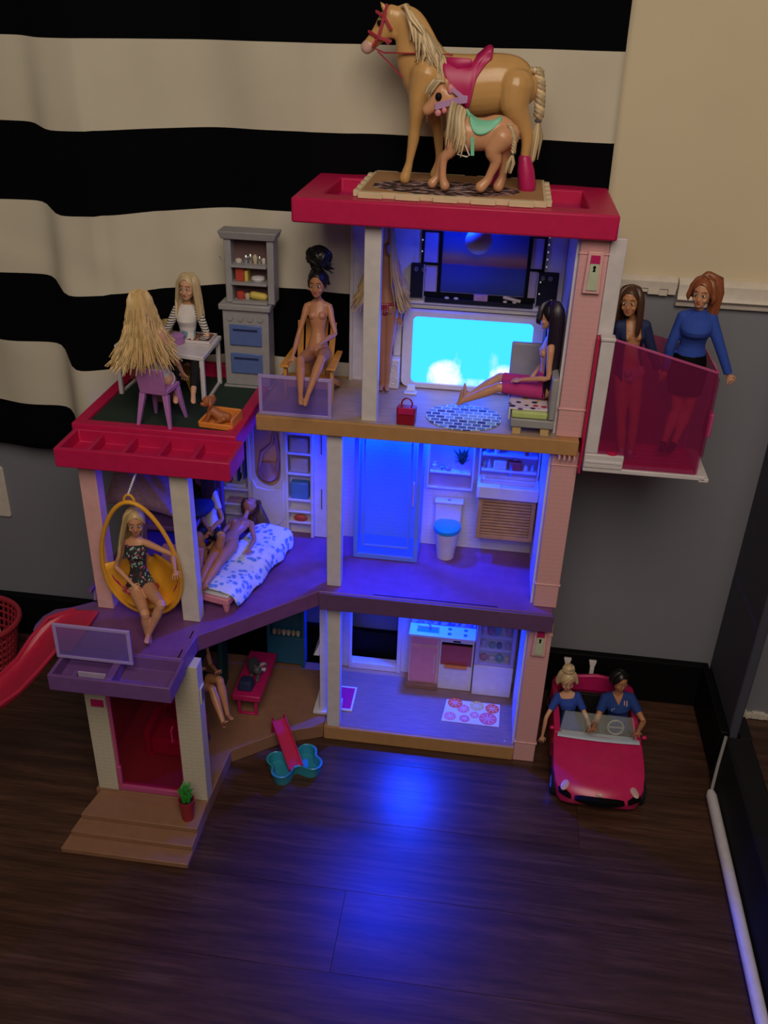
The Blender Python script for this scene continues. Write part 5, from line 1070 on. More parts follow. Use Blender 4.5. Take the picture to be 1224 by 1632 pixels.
# Adirondack style garden chair of single boards
t = thing('garden_chair', 'orange slatted garden chair with wide arms under the topknot doll', 'chair', (-.31, 1.48, .7125))
gx = -.302
for k in range(5): x = gx-.026+.013*k; hh = .830+.010*(1-abs(k-2)/2); obj('back_slat', G().bar((x, 1.500, .742), (x*1.0+(k-2)*.0015, 1.528, hh), .0105, .003, V((0, 1, 0))), 'orange_wood', t, bev=.0008)
for k in range(4): y = 1.455+.0125*k; obj('seat_slat', G().bar((gx-.034, y, .752-.003*k), (gx+.034, y, .752-.003*k), .003, .011, V((0, 1, 0))), 'orange_wood', t, bev=.0008)
obj('front_apron', G().box(gx-.037, gx+.037, 1.4435, 1.4475, .738, .7535), 'orange_wood', t, bev=.0008)
for q in (-1, 1):
    x = gx+q*.0400
    obj('armrest', G().hexa([(x-.008, 1.436, .775), (x+.008, 1.436, .775), (x+.005, 1.525, .777), (x-.005, 1.525, .777)], [(x-.008, 1.436, .779), (x+.008, 1.436, .779), (x+.005, 1.525, .781), (x-.005, 1.525, .781)]), 'orange_wood', t, bev=.001)
    obj('leg', G().box(x-.0025, x+.0025, 1.443, 1.456, .7125, .7748), 'orange_wood', t, bev=.0006); obj('leg', G().bar((x, 1.462, .748), (x, 1.535, .7135), .010, .004, V((1, 0, 0))), 'orange_wood', t, bev=.0006)
t = thing('dog_bed', 'small orange pet bed tray in the front corner of the wing roof', 'pet bed', (-.44, 1.345, ZT))
g = G(); Mx = Matrix.Translation((-.430, 1.352, ZT)) @ Matrix.Rotation(-.10, 4, 'Z')
lo = [(-.028, -.020), (.024, -.020), (.024, .022), (-.028, .022)]
g.hexa([(x, y, 0) for x, y in lo], [(x*1.05, y*1.05, .004) for x, y in lo])
for (a, b) in ((1, 2), (2, 3)): g.bar((lo[a][0]*1.1, lo[a][1]*1.1, .012), (lo[b][0]*1.1, lo[b][1]*1.1, .012), .004, .018)
g.bar((lo[0][0]*1.08, lo[0][1]*1.08, .006), (lo[1][0]*1.08, lo[1][1]*1.08, .006), .004, .010); g.bar((lo[3][0]*1.08, lo[3][1]*1.08, .008), (lo[0][0]*1.08, lo[0][1]*1.08, .006), .004, .010)
obj('bed', g.xf(Mx), 'orange', t, bev=.0015)
t = thing('toy_dog', 'small brown toy puppy sitting in the orange pet bed', 'dog', (-.45, 1.35, ZT+.0045))
def DP(px, py): return atY(px, py, 1.352)
c_ = V((-.437, 1.352, ZT+.0045))
g = G().chain([c_+V((.016, .002, .009)), c_+V((.004, 0, .012)), c_+V((-.008, -.001, .021))], [.0085, .0088, .0075], 12)
g.ell(c_+V((-.012, -.002, .036)), .0105, .0092, .0095, None, 14, 10).ell(c_+V((-.020, -.007, .033)), .0052, .0045, .0042, None, 10, 8)
for q in (-1, 1):
    g.chain([c_+V((-.010, q*.005, .018)), c_+V((-.013, q*.006-.001, .009)), c_+V((-.0165, q*.006-.002, .0025))], [.0036, .003, .0028], 8); g.chain([c_+V((.013, q*.006, .009)), c_+V((.007, q*.0085, .005)), c_+V((.001, q*.009, .0025))], [.0055, .0038, .0028], 8)
    g.chain([c_+V((-.007, q*.0085, .042)), c_+V((-.006, q*.0115, .034)), c_+V((-.008, q*.0115, .028))], [.003, .0036, .002], 8)
g.chain([c_+V((.022, .002, .007)), c_+V((.029, .004, .010)), c_+V((.031, .006, .016))], [.003, .0022, .0012], 8)
obj('body', g, 'brown_fur', t, blob=.0010)
obj('nose', G().ell(c_+V((-.0252, -.009, .0345)), .0015, .0015, .0013, None, 8, 6), 'black', t)
for q in (-1, 1): obj('eye', G().ell(c_+V((-.0195+.0005*q, -.006+q*.0045-.001, .0395)), .0013, .0013, .0015, None, 8, 6), 'black', t)

# ============================================================ hanging chair with chain
t = thing('hanging_chair', 'yellow egg shaped hanging chair on a beaded chain under the wing roof', 'hanging chair', (-.545, 1.235, .378))
cx, cz = -.5435, .5000; N_ = 40
def ring_p(a, k=1.0): 
    w_ = .0655*(1+.10*math.sin(-a) if True else 1); return V((cx+w_*math.cos(a)*k*(1-.12*math.sin(a)), 1.225+.014*(-math.sin(a)), cz+.117*math.sin(a)*k))
obj('hoop', G().tube([ring_p(2*math.pi*i/N_) for i in range(N_)], .0036, 9, closed=True), 'yellow', t)
g = G(); rows = []
for j in range(9):                                   # the seat bowl hangs from the lower hoop and bulges backwards
    v_ = j/8; row = []
    for i in range(21):
        a = math.radians(188+166*i/20); e = ring_p(a); b = V((cx, 1.264, .484))
        q = e.lerp(b, v_*.92); q.y += .022*math.sin(v_*math.pi*.5)*.6; q.z -= .012*math.sin(v_*math.pi)*max(0, -math.sin(a)); row.append(q)
    rows.append(row)
for r_ in rows: g.v += r_
for j in range(8):
    for i in range(20): a = j*21+i; g.f.append((a, a+1, a+22, a+21))
obj('seat_bowl', g, 'yellow', t, thick=.003)
obj('cushion', G().ell((cx+.002, 1.236, .412), .040, .022, .010, None, 20, 10), 'yellow', t)
for q in (-1, 1):
    obj('side_slot', G().tube([ring_p(math.radians(270+q*80))*1+V((-q*.004, .006, 0)), ring_p(math.radians(270+q*62))+V((-q*.007, .008, .004)), ring_p(math.radians(270+q*45))+V((-q*.010, .010, .008))], [.0015, .0035, .0015], 7), 'magenta', t)
top = ring_p(math.pi/2)
for q in (-1, 1): obj('hook_leg', G().tube([top+V((q*.009, 0, -.001)), top+V((q*.0075, 0, .007)), top+V((q*.004, 0, .012)), top+V((0, 0, .0135))], .0022, 7), 'yellow', t)
ch = G(); p0 = top+V((0, 0, .015)); p1 = V((-.535, 1.240, .6655)); nb = 13
for k in range(nb):
    c = p0.lerp(p1, k/(nb-1)); obj('bead', G().ell(c, .0022, .0022, .0024, None, 8, 6), 'bead', t)

# ============================================================ elevator cab with see-through pink walls
t = thing('elevator_cab', 'translucent pink elevator cab with white frame hanging on the right side wall', 'elevator', (.26, 1.41, .66))
ex0, ex1, ey0, ey1, ez = .166, .356, 1.368, 1.472, .672
obj('floor_tray', G().box(.166, .360, ey0-.004, ey1, ez-.008, ez).box(.166, .228, ey0-.006, ey0+.012, ez, ez+.024).box(.350, .366, ey0-.004, ey1, ez-.011, ez-.004), 'white', t, bev=.0015)
obj('tray_ridge', G().box(.168, .226, ey0-.0075, ey0-.006, ez+.010, ez+.013), 'cool_white', t)
obj('frame_column', G().box(.1655, .186, ey0-.003, ey0+.014, ez+.0245, .882).box(.1645, .187, ey0-.005, ey0+.016, .8825, .8885), 'white', t, bev=.0015)
obj('frame_column', G().box(.1655, .186, ey1-.014, ey1, ez+.0005, .882), 'white', t, bev=.0015)
obj('button', G().lathe((.209, ey0+.003, ez+.0243), [(.009, 0), (.0085, .003), (.006, .004)], 16), 'hot_pink', t)
def slope(x): return .884-.040*(x-.186)/(.345-.186)
obj('front_wall', G().prismy([(.1865, ez+.024), (.229, ez+.024), (.229, ez+.001), (.343, ez+.001), (.345, slope(.345)), (.1865, slope(.1865))], ey0-.001, ey0+.001), 'clear_magenta', t)
obj('back_wall', G().prismy([(.1865, ez+.001), (.343, ez+.001), (.345, slope(.345)), (.1865, slope(.1865))], ey1-.003, ey1-.001), 'clear_magenta', t)
obj('side_wall', G().box(.3435, .3465, ey0+.0012, ey1-.0032, ez+.001, slope(.345)), 'clear_magenta', t)
obj('front_rim', G().bar((.1865, ey0, slope(.1865)+.0012), (.345, ey0, slope(.345)+.0012), .004, .0035), 'clear_magenta_rim', t, bev=.0006); obj('side_rim', G().box(.3432, .3470, ey0, ey1-.002, slope(.345)+.0002, slope(.345)+.0036), 'clear_magenta_rim', t, bev=.0006)
obj('floor_plate', G().box(.188, .342, ey0+.016, ey1-.004, ez+.0002, ez+.0030), 'magenta', t); 
for k in range(4): obj('floor_rib', G().box(.232, .330, ey0+.028+.016*k, ey0+.031+.016*k, ez+.0031, ez+.0045), 'clear_magenta_rim', t)
obj('hinge_block', G().box(.3468, .356, ey0+.006, ey0+.030, .735, .775), 'clear_magenta_rim', t, bev=.002); obj('edge_flange', G().box(.3468, .351, ey0+.004, ey0+.02, ez+.03, slope(.345)-.01), 'clear_magenta', t, bev=.001)

# ============================================================ slide on the left balcony
t = thing('red_slide', 'red plastic chute curving down from the purple side balcony', 'slide', (-.72, 1.17, .27))
path = [(-.630, 1.174, .3805), (-.645, 1.174, .3805), (-.664, 1.172, .3795), (-.684, 1.156, .366), (-.702, 1.128, .340), (-.724, 1.104, .312), (-.756, 1.086, .286), (-.80, 1.070, .268), (-.85, 1.056, .256), (-.91, 1.045, .250)]
hd_ = [V((-1, 0, 0)), V((-1, 0, 0)), V((-1, -.15, 0)), V((-1, -.6, 0)), V((-1, -.7, 0)), V((-1, -.55, 0)), V((-1, -.4, 0)), V((-1, -.3, 0)), V((-1, -.25, 0)), V((-1, -.2, 0))]
g = G(); rows = []
for k, p in enumerate(path):
    p = V(p); h_ = hd_[k].normalized(); sd = V((h_.y, -h_.x, 0)); w_ = (.057, .057, .056, .050, .045, .043, .043, .043, .043, .043)[k]; lip = .001+.019*min(1, max(0, (k-1.6)/2))
    rows.append([p+sd*w_+V((0, 0, lip)), p+sd*w_*.93+V((0, 0, lip*.45)), p+sd*w_*.72, p, p-sd*w_*.72, p-sd*w_*.93+V((0, 0, lip*.45)), p-sd*w_+V((0, 0, lip))])
for r_ in rows: g.v += r_
for j in range(len(rows)-1):
    for i in range(6): a = j*7+i; g.f.append((a, a+1, a+8, a+7))
obj('chute', g, 'red_slide', t, thick=.004, sub=1, smooth=180)
for q in (0, 6): obj('rim', G().tube([r_[q] for r_ in rows[2:]], .0034, 8), 'red_slide', t)

# ============================================================ paddling pool with slide, potted plant
t = thing('dog_pool', 'turquoise bone shaped paddling pool on the wooden floor in front of the dollhouse', 'pool', (-.305, 1.285, 0))
def bone(sc, zz):
    c = V((-.3055, 1.2905, 0)); ax = V((.094, .052, 0)).normalized(); ay = V((-ax.y, ax.x, 0)); o = []
    for i in range(72):
        a = 2*math.pi*i/72; lobes = [(.030, .0165), (.030, -.0165), (-.030, .0165), (-.030, -.0165)]
        # outline by the farthest hit of the four lobes and the waist
        dv = V((math.cos(a), math.sin(a))); best = .0
        for lx, ly in lobes:
            b = dv.x*lx+dv.y*ly; cc = lx*lx+ly*ly-.0195**2; D = b*b-cc
            if D > 0: best = max(best, b+math.sqrt(D))
        best = max(best, .0165/max(.34, abs(dv.y)))if best < .02 else best
        o.append(best)
    o = [sum(o[(i+j) % 72]*w_ for j, w_ in ((-2, .1), (-1, .2), (0, .4), (1, .2), (2, .1))) for i in range(72)]
    return [c+(ax*math.cos(2*math.pi*i/72)+ay*math.sin(2*math.pi*i/72))*(o[i]+sc)+V((0, 0, zz)) for i in range(72)]
obj('basin', G().loft([bone(-.004, .0005), bone(-.001, .010), bone(.001, .024), bone(.0022, .0255), bone(-.0005, .027), bone(-.003, .0255), bone(-.005, .006)]), 'turquoise', t)
obj('water', G().loft([bone(-.0055, .0062), bone(-.0055, .0066)]), 'turquoise', t)
t = thing('pool_slide', 'small magenta toy slide with ladder leading into the turquoise pool', 'slide', (-.34, 1.33, 0))
s0, s1 = V((-.350, 1.352, .066)), V((-.300, 1.281, .012)); sd = V((s1.y-s0.y, -(s1.x-s0.x), 0)).normalized()
obj('chute', G().hexa([s0-sd*.0125, s0+sd*.0125, s1+sd*.0125, s1-sd*.0125], [p+V((0, 0, .0025)) for p in (s0-sd*.0125, s0+sd*.0125, s1+sd*.0125, s1-sd*.0125)]), 'hot_pink', t, bev=.0006)
for q in (-1, 1): obj('side_rail', G().bar(s0+sd*q*.0135+V((0, 0, .003)), s1+sd*q*.0135+V((0, 0, .003)), .0028, .009), 'hot_pink', t, bev=.0006)
bk = V((-.0085, .012, 0))
for q in (-1, 1): obj('ladder_post', G().bar(s0+sd*q*.012+bk+V((0, 0, -.066)), s0+sd*q*.012+V((0, 0, .012)), .003, .003), 'hot_pink', t, bev=.0004)
for k in range(4): p = s0+bk*(1-k/4)+V((0, 0, -.056+.014*k)); obj('rung', G().bar(p-sd*.012, p+sd*.012, .0025, .0025), 'hot_pink', t)
t = thing('potted_plant', 'green toy plant in a red pot on the right of the front steps', 'plant', tuple(atZ(300, 1303, .0332)))
pc = atZ(300, 1303, .0332); 
obj('pot', G().lathe(pc, [(.0105, 0), (.0145, .043), (.0150, .046), (.0132, .046), (.0125, .040)], 4 if False else 16), 'red_pot', t)
obj('soil', G().lathe(pc+V((0, 0, .0385)), [(.0122, 0), (.0118, .002)], 14), 'soft_black', t)
for k in range(3):
    x_ = (-.004, .0035, 0)[k]; g = G(); c = pc+V((x_, .002*(k-1), .040)); g.chain([c, c+V((x_*.5, 0, .018)), c+V((x_*.6, 0, .034-.004*k))], [.0035, .0045, .0028], 8)
    stem = obj('stalk', g, 'leaf', t)
    for j in range(9):
        a = j*2.4+k; zz = .006+.0034*j; q = c+V((x_*.4, 0, zz)); v_ = V((math.cos(a), math.sin(a), .8)); obj('leaf', G().tube([q, q+v_*.005, q+v_*.009], [(.0008, .002), (.001, .0032), (.0004, .0006)], 6), 'leaf', stem)

# ============================================================ laundry basket at the left edge
t = thing('laundry_basket', 'round red plastic laundry basket with holes against the wall left of the dollhouse', 'basket', (-1.07, 1.51, 0))
bc = V((-1.074, 1.515, 0)); g = G(); nn = 40; zs = [.004, .022, .040, .058, .076, .092]
def br(z): return .076+.022*(z/.115)
for z in zs: g.tube([bc+V((br(z)*math.cos(2*math.pi*i/nn), br(z)*.88*math.sin(2*math.pi*i/nn), z)) for i in range(nn)], [(.0035, .0018)]*nn, 6, closed=True)
for i in range(nn):
    a = 2*math.pi*i/nn; g.bar(bc+V((br(.002)*math.cos(a), br(.002)*.88*math.sin(a), .002)), bc+V((br(.10)*math.cos(a), br(.10)*.88*math.sin(a), .10)), .0048, .0025, V((math.cos(a), math.sin(a), 0)))
obj('lattice', g, 'basket_red', t)
obj('rim', G().tube([bc+V((br(.112)*1.02*math.cos(2*math.pi*i/nn), br(.112)*.90*math.sin(2*math.pi*i/nn), .106)) for i in range(nn)], [(.007, .006)]*nn, 10, closed=True), 'basket_red', t)
obj('bottom', G().lathe_e(bc+V((0, 0, .001)), .076, .067, .003, nn), 'basket_red', t)
solo('crumpled_paper', G().ell(bc+V((.045, -.012, .088)), .024, .018, .016, Matrix.Rotation(.5, 3, 'Y'), 9, 6), 'cloth_white', 'crumpled white cloth lying on top inside the red laundry basket', 'cloth', smooth=10)
solo('dark_cloth', G().ell(bc+V((-.012, .0, .050)), .068, .058, .034, None, 14, 9), 'soft_black', 'dark cloth heap filling the red laundry basket', 'cloth')

# ============================================================ the pink convertible
t = thing('toy_car', 'pink toy convertible car facing the camera to the right of the dollhouse', 'car', (.277, 1.43, 0))
cxx = .277
def sect(y, hw, zb, zs, zt, n=9):
    o = [(cxx-hw*.92, y, zb), (cxx-hw, y, (zb+zs)*.55)]
    for i in range(n+1): u = -1+2*i/n; o.append((cxx+hw*.985*u, y, zs+(zt-zs)*(1-abs(u)**2.6)))
    o += [(cxx+hw, y, (zb+zs)*.55), (cxx+hw*.92, y, zb)]; return o
def bow(o, k): return [(x, y+k*((x-cxx)/.085)**2, z) for x, y, z in o]
secs = [bow(sect(1.266, .058, .018, .030, .034), .018), bow(sect(1.272, .074, .012, .036, .044), .016), bow(sect(1.290, .083, .010, .046, .054), .010), bow(sect(1.320, .0865, .010, .058, .064), .004), sect(1.350, .0870, .010, .066, .071), sect(1.385, .0865, .010, .072, .077), sect(1.398, .086, .010, .073, .078)]
g = G().loft(secs)
for q in (-1, 1):
    x0 = cxx+q*.086; x1 = cxx+q*.070
    g.hexa([(min(x0, x1), 1.3985, .012), (max(x0, x1), 1.3985, .012), (max(x0, x1), 1.530, .012), (min(x0, x1), 1.530, .012)], [(min(x0, x1)+.002, 1.3985, .076), (max(x0, x1)-.002, 1.3985, .076), (max(x0, x1)-.002, 1.530, .080), (min(x0, x1)+.002, 1.530, .080)])
g.loft([sect(1.5305, .086, .012, .080, .098), sect(1.555, .085, .012, .078, .094), sect(1.580, .078, .014, .070, .082), bow(sect(1.596, .064, .02, .055, .062), -.014)])
obj('car_body', g, 'car_pink', t, bev=.0025, smooth=50)
obj('seat_back', G().prismy([(cxx-.066, .080), (cxx-.070, .100), (cxx-.040, .122), (cxx, .128), (cxx+.040, .122), (cxx+.070, .100), (cxx+.066, .080), (cxx+.025, .086), (cxx-.025, .086)], 1.5215, 1.530), 'magenta', t, bev=.003)
obj('interior', G().box(cxx-.0695, cxx+.0695, 1.399, 1.5210, .013, .020).box(cxx-.0695, cxx+.0695, 1.512, 1.521, .0205, .085).box(cxx-.010, cxx+.010, 1.42, 1.5115, .0205, .034), 'soft_black', t, bev=.002)
for q in (-1, 1): obj('seat', G().box(cxx+q*.040-.026, cxx+q*.040+.026, 1.445, 1.5113, .0205, .034), 'dark_grey', t, bev=.004)
obj('dashboard', G().prismx([(1.3985, .060), (1.3985, .0765), (1.410, .074), (1.418, .064), (1.416, .058)], cxx-.0695, cxx+.0695), 'pale_blue', t, bev=.002)
obj('windshield', G().hexa([(cxx-.076, 1.392, .0775), (cxx+.076, 1.392, .0775), (cxx+.076, 1.3935, .0775), (cxx-.076, 1.3935, .0775)], [(cxx-.066, 1.424, .110), (cxx+.066, 1.424, .110), (cxx+.066, 1.4255, .110), (cxx-.066, 1.4255, .110)]), 'clear_smoke2', t)
obj('windshield_frame', G().tube([(cxx-.078, 1.391, .0785), (cxx-.04, 1.386, .081), (cxx, 1.384, .082), (cxx+.04, 1.386, .081), (cxx+.078, 1.391, .0785)], [(.0035, .006)]*5, 8), 'pale_blue', t)
obj('steering_wheel', G().tube([(cxx+.036+.015*math.cos(a), 1.424+.004*math.sin(a), .082+.014*math.sin(a)) for a in [2*math.pi*q/20 for q in range(20)]], .0018, 7, closed=True).bar((cxx+.022, 1.424, .082), (cxx+.050, 1.424, .082), .003, .002), 'grey', t)
obj('grille', G().loft([bow([(cxx+.046*math.cos(a), 1.2605, .0355+.0060*math.sin(a)) for a in [2*math.pi*q/24 for q in range(24)]], .018), bow([(cxx+.046*math.cos(a), 1.2780, .0370+.0065*math.sin(a)) for a in [2*math.pi*q/24 for q in range(24)]], .018)]), 'black', t)
for q in (-1, 1):
    x = cxx+q*.064
    obj('side_vent', G().loft([[(x+.012*math.cos(a)*1.0, 1.2725+.0060*math.cos(a)*q, .0385+.0035*math.sin(a)+.002*math.cos(a)*q) for a in [2*math.pi*k/14 for k in range(14)]], [(x+.012*math.cos(a), 1.284+.006*math.cos(a)*q, .0385+.0035*math.sin(a)+.002*math.cos(a)*q) for a in [2*math.pi*k/14 for k in range(14)]]]), 'black', t)
    hl = obj('headlight', G().ell((cxx+q*.064, 1.290, .0472), .0075, .013, .0030, Matrix.Rotation(q*.45, 3, 'Z') @ Matrix.Rotation(.25, 3, 'X'), 14, 10), 'headlight', t)
    obj('wing_mirror', G().ell((cxx+q*.089, 1.402, .083), .0055, .004, .004, None, 12, 8), 'car_pink', t)
    for y in (1.318, 1.548):
        wl = obj('wheel', G().lathe((cxx+q*.0755, y, .0245), [(.0235, 0), (.0245, .002), (.0245, .010), (.022, .012), (.014, .0115)], 24, V((q, 0, 0))), 'soft_black', t); obj('hub', G().lathe((cxx+q*.0872, y, .0245), [(.013, 0), (.010, .0012), (.003, .0016)], 16, V((q, 0, 0))), 'silver', wl)
em = G().ell((cxx, 1.2715, .0475), .0040, .0016, .0044, None, 12, 8).tube([(cxx-.003, 1.271, .051), (cxx-.006, 1.271, .049), (cxx-.0062, 1.2705, .044)], [.0016, .0018, .0004], 6); obj('emblem', em, 'pearl', t)
for px in (907, 948):
    p = atY(px, 1042, 1.548); obj('seat_hook', G().bar((p.x, 1.550, .094), (p.x, 1.552, .125), .008, .006, V((0, 1, 0)), .009, .006).bar((p.x, 1.552, .125), (p.x, 1.556, .140), .009, .006, V((0, 1, 0)), .016, .009), 'white', t, bev=.0015)

# ============================================================ foam mat and horses on the roof
t = thing('foam_mat', 'brown foam puzzle mat with cream teeth lying on the pink roof', 'mat', (-.078, 1.48, 1.0665))
mx0, mx1, my0, my1, mz = -.222, .070, 1.384, 1.586, 1.0665
mxa, mxb = mx0+.008, mx1-.008
obj('core', G().box(mxa, mxb, my0+.008, my1-.008, mz, mz+.0085), 'foam_side', t)
obj('top_print', G().box(mxa+.004, mxb-.004, my0+.012, my1-.012, mz+.0086, mz+.0094), 'mat_print', t)
for k in range(5):
    a = mxa+(mxb-mxa)*(k+.06)/5; b = mxa+(mxb-mxa)*(k+.64)/5
    for y0, y1 in ((my0, my0+.0079), (my1-.0079, my1)): obj('tooth', G().hexa([(a-.002, y0, mz), (b+.002, y0, mz), (b, y1, mz), (a, y1, mz)] if y0 < 1.45 else [(a, y0, mz), (b, y0, mz), (b+.002, y1, mz), (a-.002, y1, mz)], [(a-.002, y0, mz+.0088), (b+.002, y0, mz+.0088), (b, y1, mz+.0088), (a, y1, mz+.0088)] if y0 < 1.45 else [(a, y0, mz+.0088), (b, y0, mz+.0088), (b+.002, y1, mz+.0088), (a-.002, y1, mz+.0088)]), 'foam_side', t, bev=.0008)
for k in range(5):
    a = my0+.010+(my1-my0-.02)*(k+.1)/5; b = my0+.010+(my1-my0-.02)*(k+.62)/5
    for x0, x1 in ((mx0, mx0+.0079), (mx1-.0079, mx1)): obj('tooth', G().box(x0, x1, a, b, mz, mz+.0088), 'foam_side', t, bev=.0008)
ZM = mz+.0095
def hx(px, py, Y): return atY(px, py, Y)
# big palomino, walking left
t = thing('toy_horse', 'large palomino toy horse with magenta saddle and dark red bridle on the foam mat', 'horse', (-.05, 1.49, ZM))
Y0 = 1.490
def P(px, py, dy=0): return atY(px, py, Y0+dy)
k_ = 1/1015.                                         # metres per photo pixel at the horse
g = G()
g.chain([P(674, 126), P(692, 132), P(722, 136), P(758, 137), P(792, 134), P(820, 136), P(836, 144)], [(36*k_, 24*k_), (42*k_, 30*k_), (43*k_, 34*k_), (43*k_, 34*k_), (42*k_, 33*k_), (38*k_, 29*k_), (24*k_, 20*k_)], 26, V((0, 0, 1)), 4)
g.chain([P(682, 118), P(668, 88), P(660, 60), P(651, 38), P(637, 24)], [(40*k_, 24*k_), (35*k_, 19*k_), (29*k_, 15*k_), (24*k_, 13*k_), (17*k_, 10*k_)], 22, V((1, 0, 0)), 4)
g.chain([P(632, 26), P(620, 38), P(605, 54), P(592, 68), P(585, 74)], [(19*k_, 11*k_), (19*k_, 11*k_), (13*k_, 9*k_), (10*k_, 8*k_), (9*k_, 7.5*k_)], 20, V((1, 0, 0)), 4)
g.ell(P(626, 48), 12*k_, 9*k_, 12*k_)
for q in (-1, 1): g.chain([P(617, 20, q*.008), P(611, 10, q*.010), P(606, 2, q*.011)], [5*k_, 4.5*k_, 1*k_], 8)
def leg(pts, rr): g.chain([P(*p) for p in pts], [r_*k_ for r_ in rr], 16, V((0, 0, 1)), 3)
leg([(680, 122, -.010), (668, 165, -.018), (662, 200, -.019), (659, 222, -.018), (653, 255, -.017), (650, 268, -.017), (645, 284, -.018)], [27, 16, 9.5, 9, 6.2, 7, 9])
leg([(686, 124, .010), (690, 170, .019), (697, 200, .019), (699, 222, .019), (700, 250, .018), (698, 264, .018), (693, 278, .017)], [22, 15, 9, 8, 6, 7, 8.5])
leg([(822, 138, -.016), (820, 170, -.020), (834, 200, -.020), (840, 222, -.020), (836, 252, -.019), (838, 268, -.019), (838, 292, -.019)], [27, 22, 13, 9, 7, 9, 10])
leg([(812, 138, .018), (806, 172, .020), (814, 204, .020), (818, 222, .020), (802, 250, .019), (797, 266, .019), (790, 287, .018)], [26, 20, 12, 9, 7, 9, 10])
obj('body', g, 'palomino', t, blob=.0014, sm=22)
obj('muzzle', G().chain([P(590, 71), P(584, 76)], [(9.8*k_, 8.6*k_), (9.3*k_, 8*k_)], 12, V((1, 0, 0))), 'muzzle', t)
for q in (-1, 1):
    obj('eye', G().ell(P(605, 36, q*.0118), 4*k_, 2.4*k_, 3.8*k_), 'black', t); obj('nostril', G().ell(P(581, 74, q*.006), 1.6*k_, 1.2*k_, 2*k_), 'lip', t)
for pts, w0, w1 in (([(836, 255, -.019), (838, 272, -.019), (840, 296, -.019)], 10, 17), ([(800, 252, .019), (796, 268, .019), (788, 289, .018)], 10, 16)): obj('leg_boot', G().chain([P(*p) for p in pts], [w0*k_, (w0+3)*k_, w1*k_*.8], 14), 'magenta', t)
def saddle(cols, ctr, rz, hw, pad, mt, thick, flare=0):
    """saddle leather over a barrel: columns (px, top row, bottom row of the flap); both sides mirror"""
    g = G(); n_ = 24; zc = P(700, ctr).z
    for px, py0, py1 in cols:
        zt, zb = P(px, py0).z, P(px, py1).z
        for i in range(n_+1):
            s_ = -1+2*i/n_; u = abs(s_)**1.25; z = zt+(zb-zt)*u
            q = (z-zc)/rz; w_ = hw*math.sqrt(max(.0, 1-q*q)) if q > 0 else hw*(1-.06*abs(q))
            lift = (hw*.55)*min(1, abs(s_)*3.2) if q >= .72 else 0
            y = (max(w_, lift)+pad)*min(1, abs(s_)*4.2)**.6
            g.v.append(V((P(px, ctr).x, Y0+math.copysign(y, s_) if s_ else Y0, z)))
    for j in range(len(cols)-1):
        for i in range(n_): a = j*(n_+1)+i; g.f.append((a, a+1, a+n_+2, a+n_+1))
    return obj('saddle', g, mt, t, thick=thick, sub=1, smooth=180)
sa = saddle([(706, 97, 104), (711, 91, 120), (718, 88, 132), (727, 91, 146), (738, 94, 160), (746, 94, 172), (753, 91, 172), (757, 88, 128), (764, 83, 114), (771, 75, 104), (777, 71, 97), (782, 78, 92)], 136, 43*k_, 34.5*k_, .0030, 'magenta', .0045)
for q in (-1, 1): obj('saddle_skirt', G().chain([P(714, 98, q*.026), P(730, 102, q*.031), P(750, 99, q*.030)], [(3*k_, 6*k_), (3*k_, 9*k_), (2*k_, 5*k_)], 10, V((0, 1, 0))), 'magenta', sa)
bdl = G()
for q in (-1, 1):
    dy = q*.0128
    for a, b, da, db in (((617, 6), (612, 27), .9, 1), ((612, 27), (603, 60), 1, 1), ((612, 27), (600, 18), 1, .8), ((613, 28), (624, 48), 1, 1.02), ((603, 60), (624, 66), 1, .9), ((603, 60), (588, 50), .95, .6), ((603, 60), (594, 75), .95, .8), ((620, 70), (612, 62), .8, .95)):
        bdl.bar(P(a[0], a[1], dy*da), P(b[0], b[1], dy*db), .0024, .0042, V((0, 0, 1)))
bdl.bar(P(588, 50, -.0075), P(588, 50, .0075), .003, .003).bar(P(600, 18, -.010), P(600, 18, .010), .003, .003)
br_ = obj('bridle', bdl, 'bridle', t, bev=.0003)
rn = G()
for q in (-1, 1): rn.tube([P(599, 78, q*.011), P(612, 84, q*.014), P(650, 85, q*.020), P(690, 85, q*.024), P(722, 88, q*.022)], [(.0011, .0028)]*5, 6)
rn.tube([P(602, 82, -.012), P(622, 102, -.013), P(641, 123, -.012)], [(.0011, .0026)]*3, 6); obj('reins', rn, 'bridle', t)
mg = G()
for i in range(150):
    u = i/149; c0 = P(640+56*u, 10+70*u, R.uniform(-.008, .004)); q = -1 if i % 4 else 1
    L_ = R.uniform(.040, .062)*(1 if u > .15 else .7)
    mg.tube([c0, c0+V((.006, q*.013, .002)), c0+V((.012+.010*R.random(), q*.0205, -L_*.45)), c0+V((.014+.020*R.random(), q*.0235, -L_))], [.0022, .0030, .0028, .0008], 6)
for i in range(14):
    c0 = P(686, 92, -.022+.004*R.random()); mg.tube([c0, c0+V((.003, -.008, -.03)), c0+V((.002*R.uniform(-1, 1), -.010, -.065-.02*R.random()))], [.0026, .0028, .0006], 6)
obj('mane', mg, 'mane', t, smooth=70)
tl = G(); cpts = [P(846, 112), P(858, 112), P(861, 130), P(861, 150), P(860, 172), P(858, 190)]
for s_ in range(3):
    pp = []
    for i in range(31):
        u = i/30*5; a_, b_ = cpts[min(int(u), 4)], cpts[min(int(u)+1, 5)]; c0 = a_.lerp(b_, u-min(int(u), 4)); ph = i*.9+s_*2.094; pp.append(c0+V((math.cos(ph)*.0042, math.sin(ph)*.0042, 0)))
    tl.tube(pp, [.0044]*28+[.004, .0034, .003], 7)
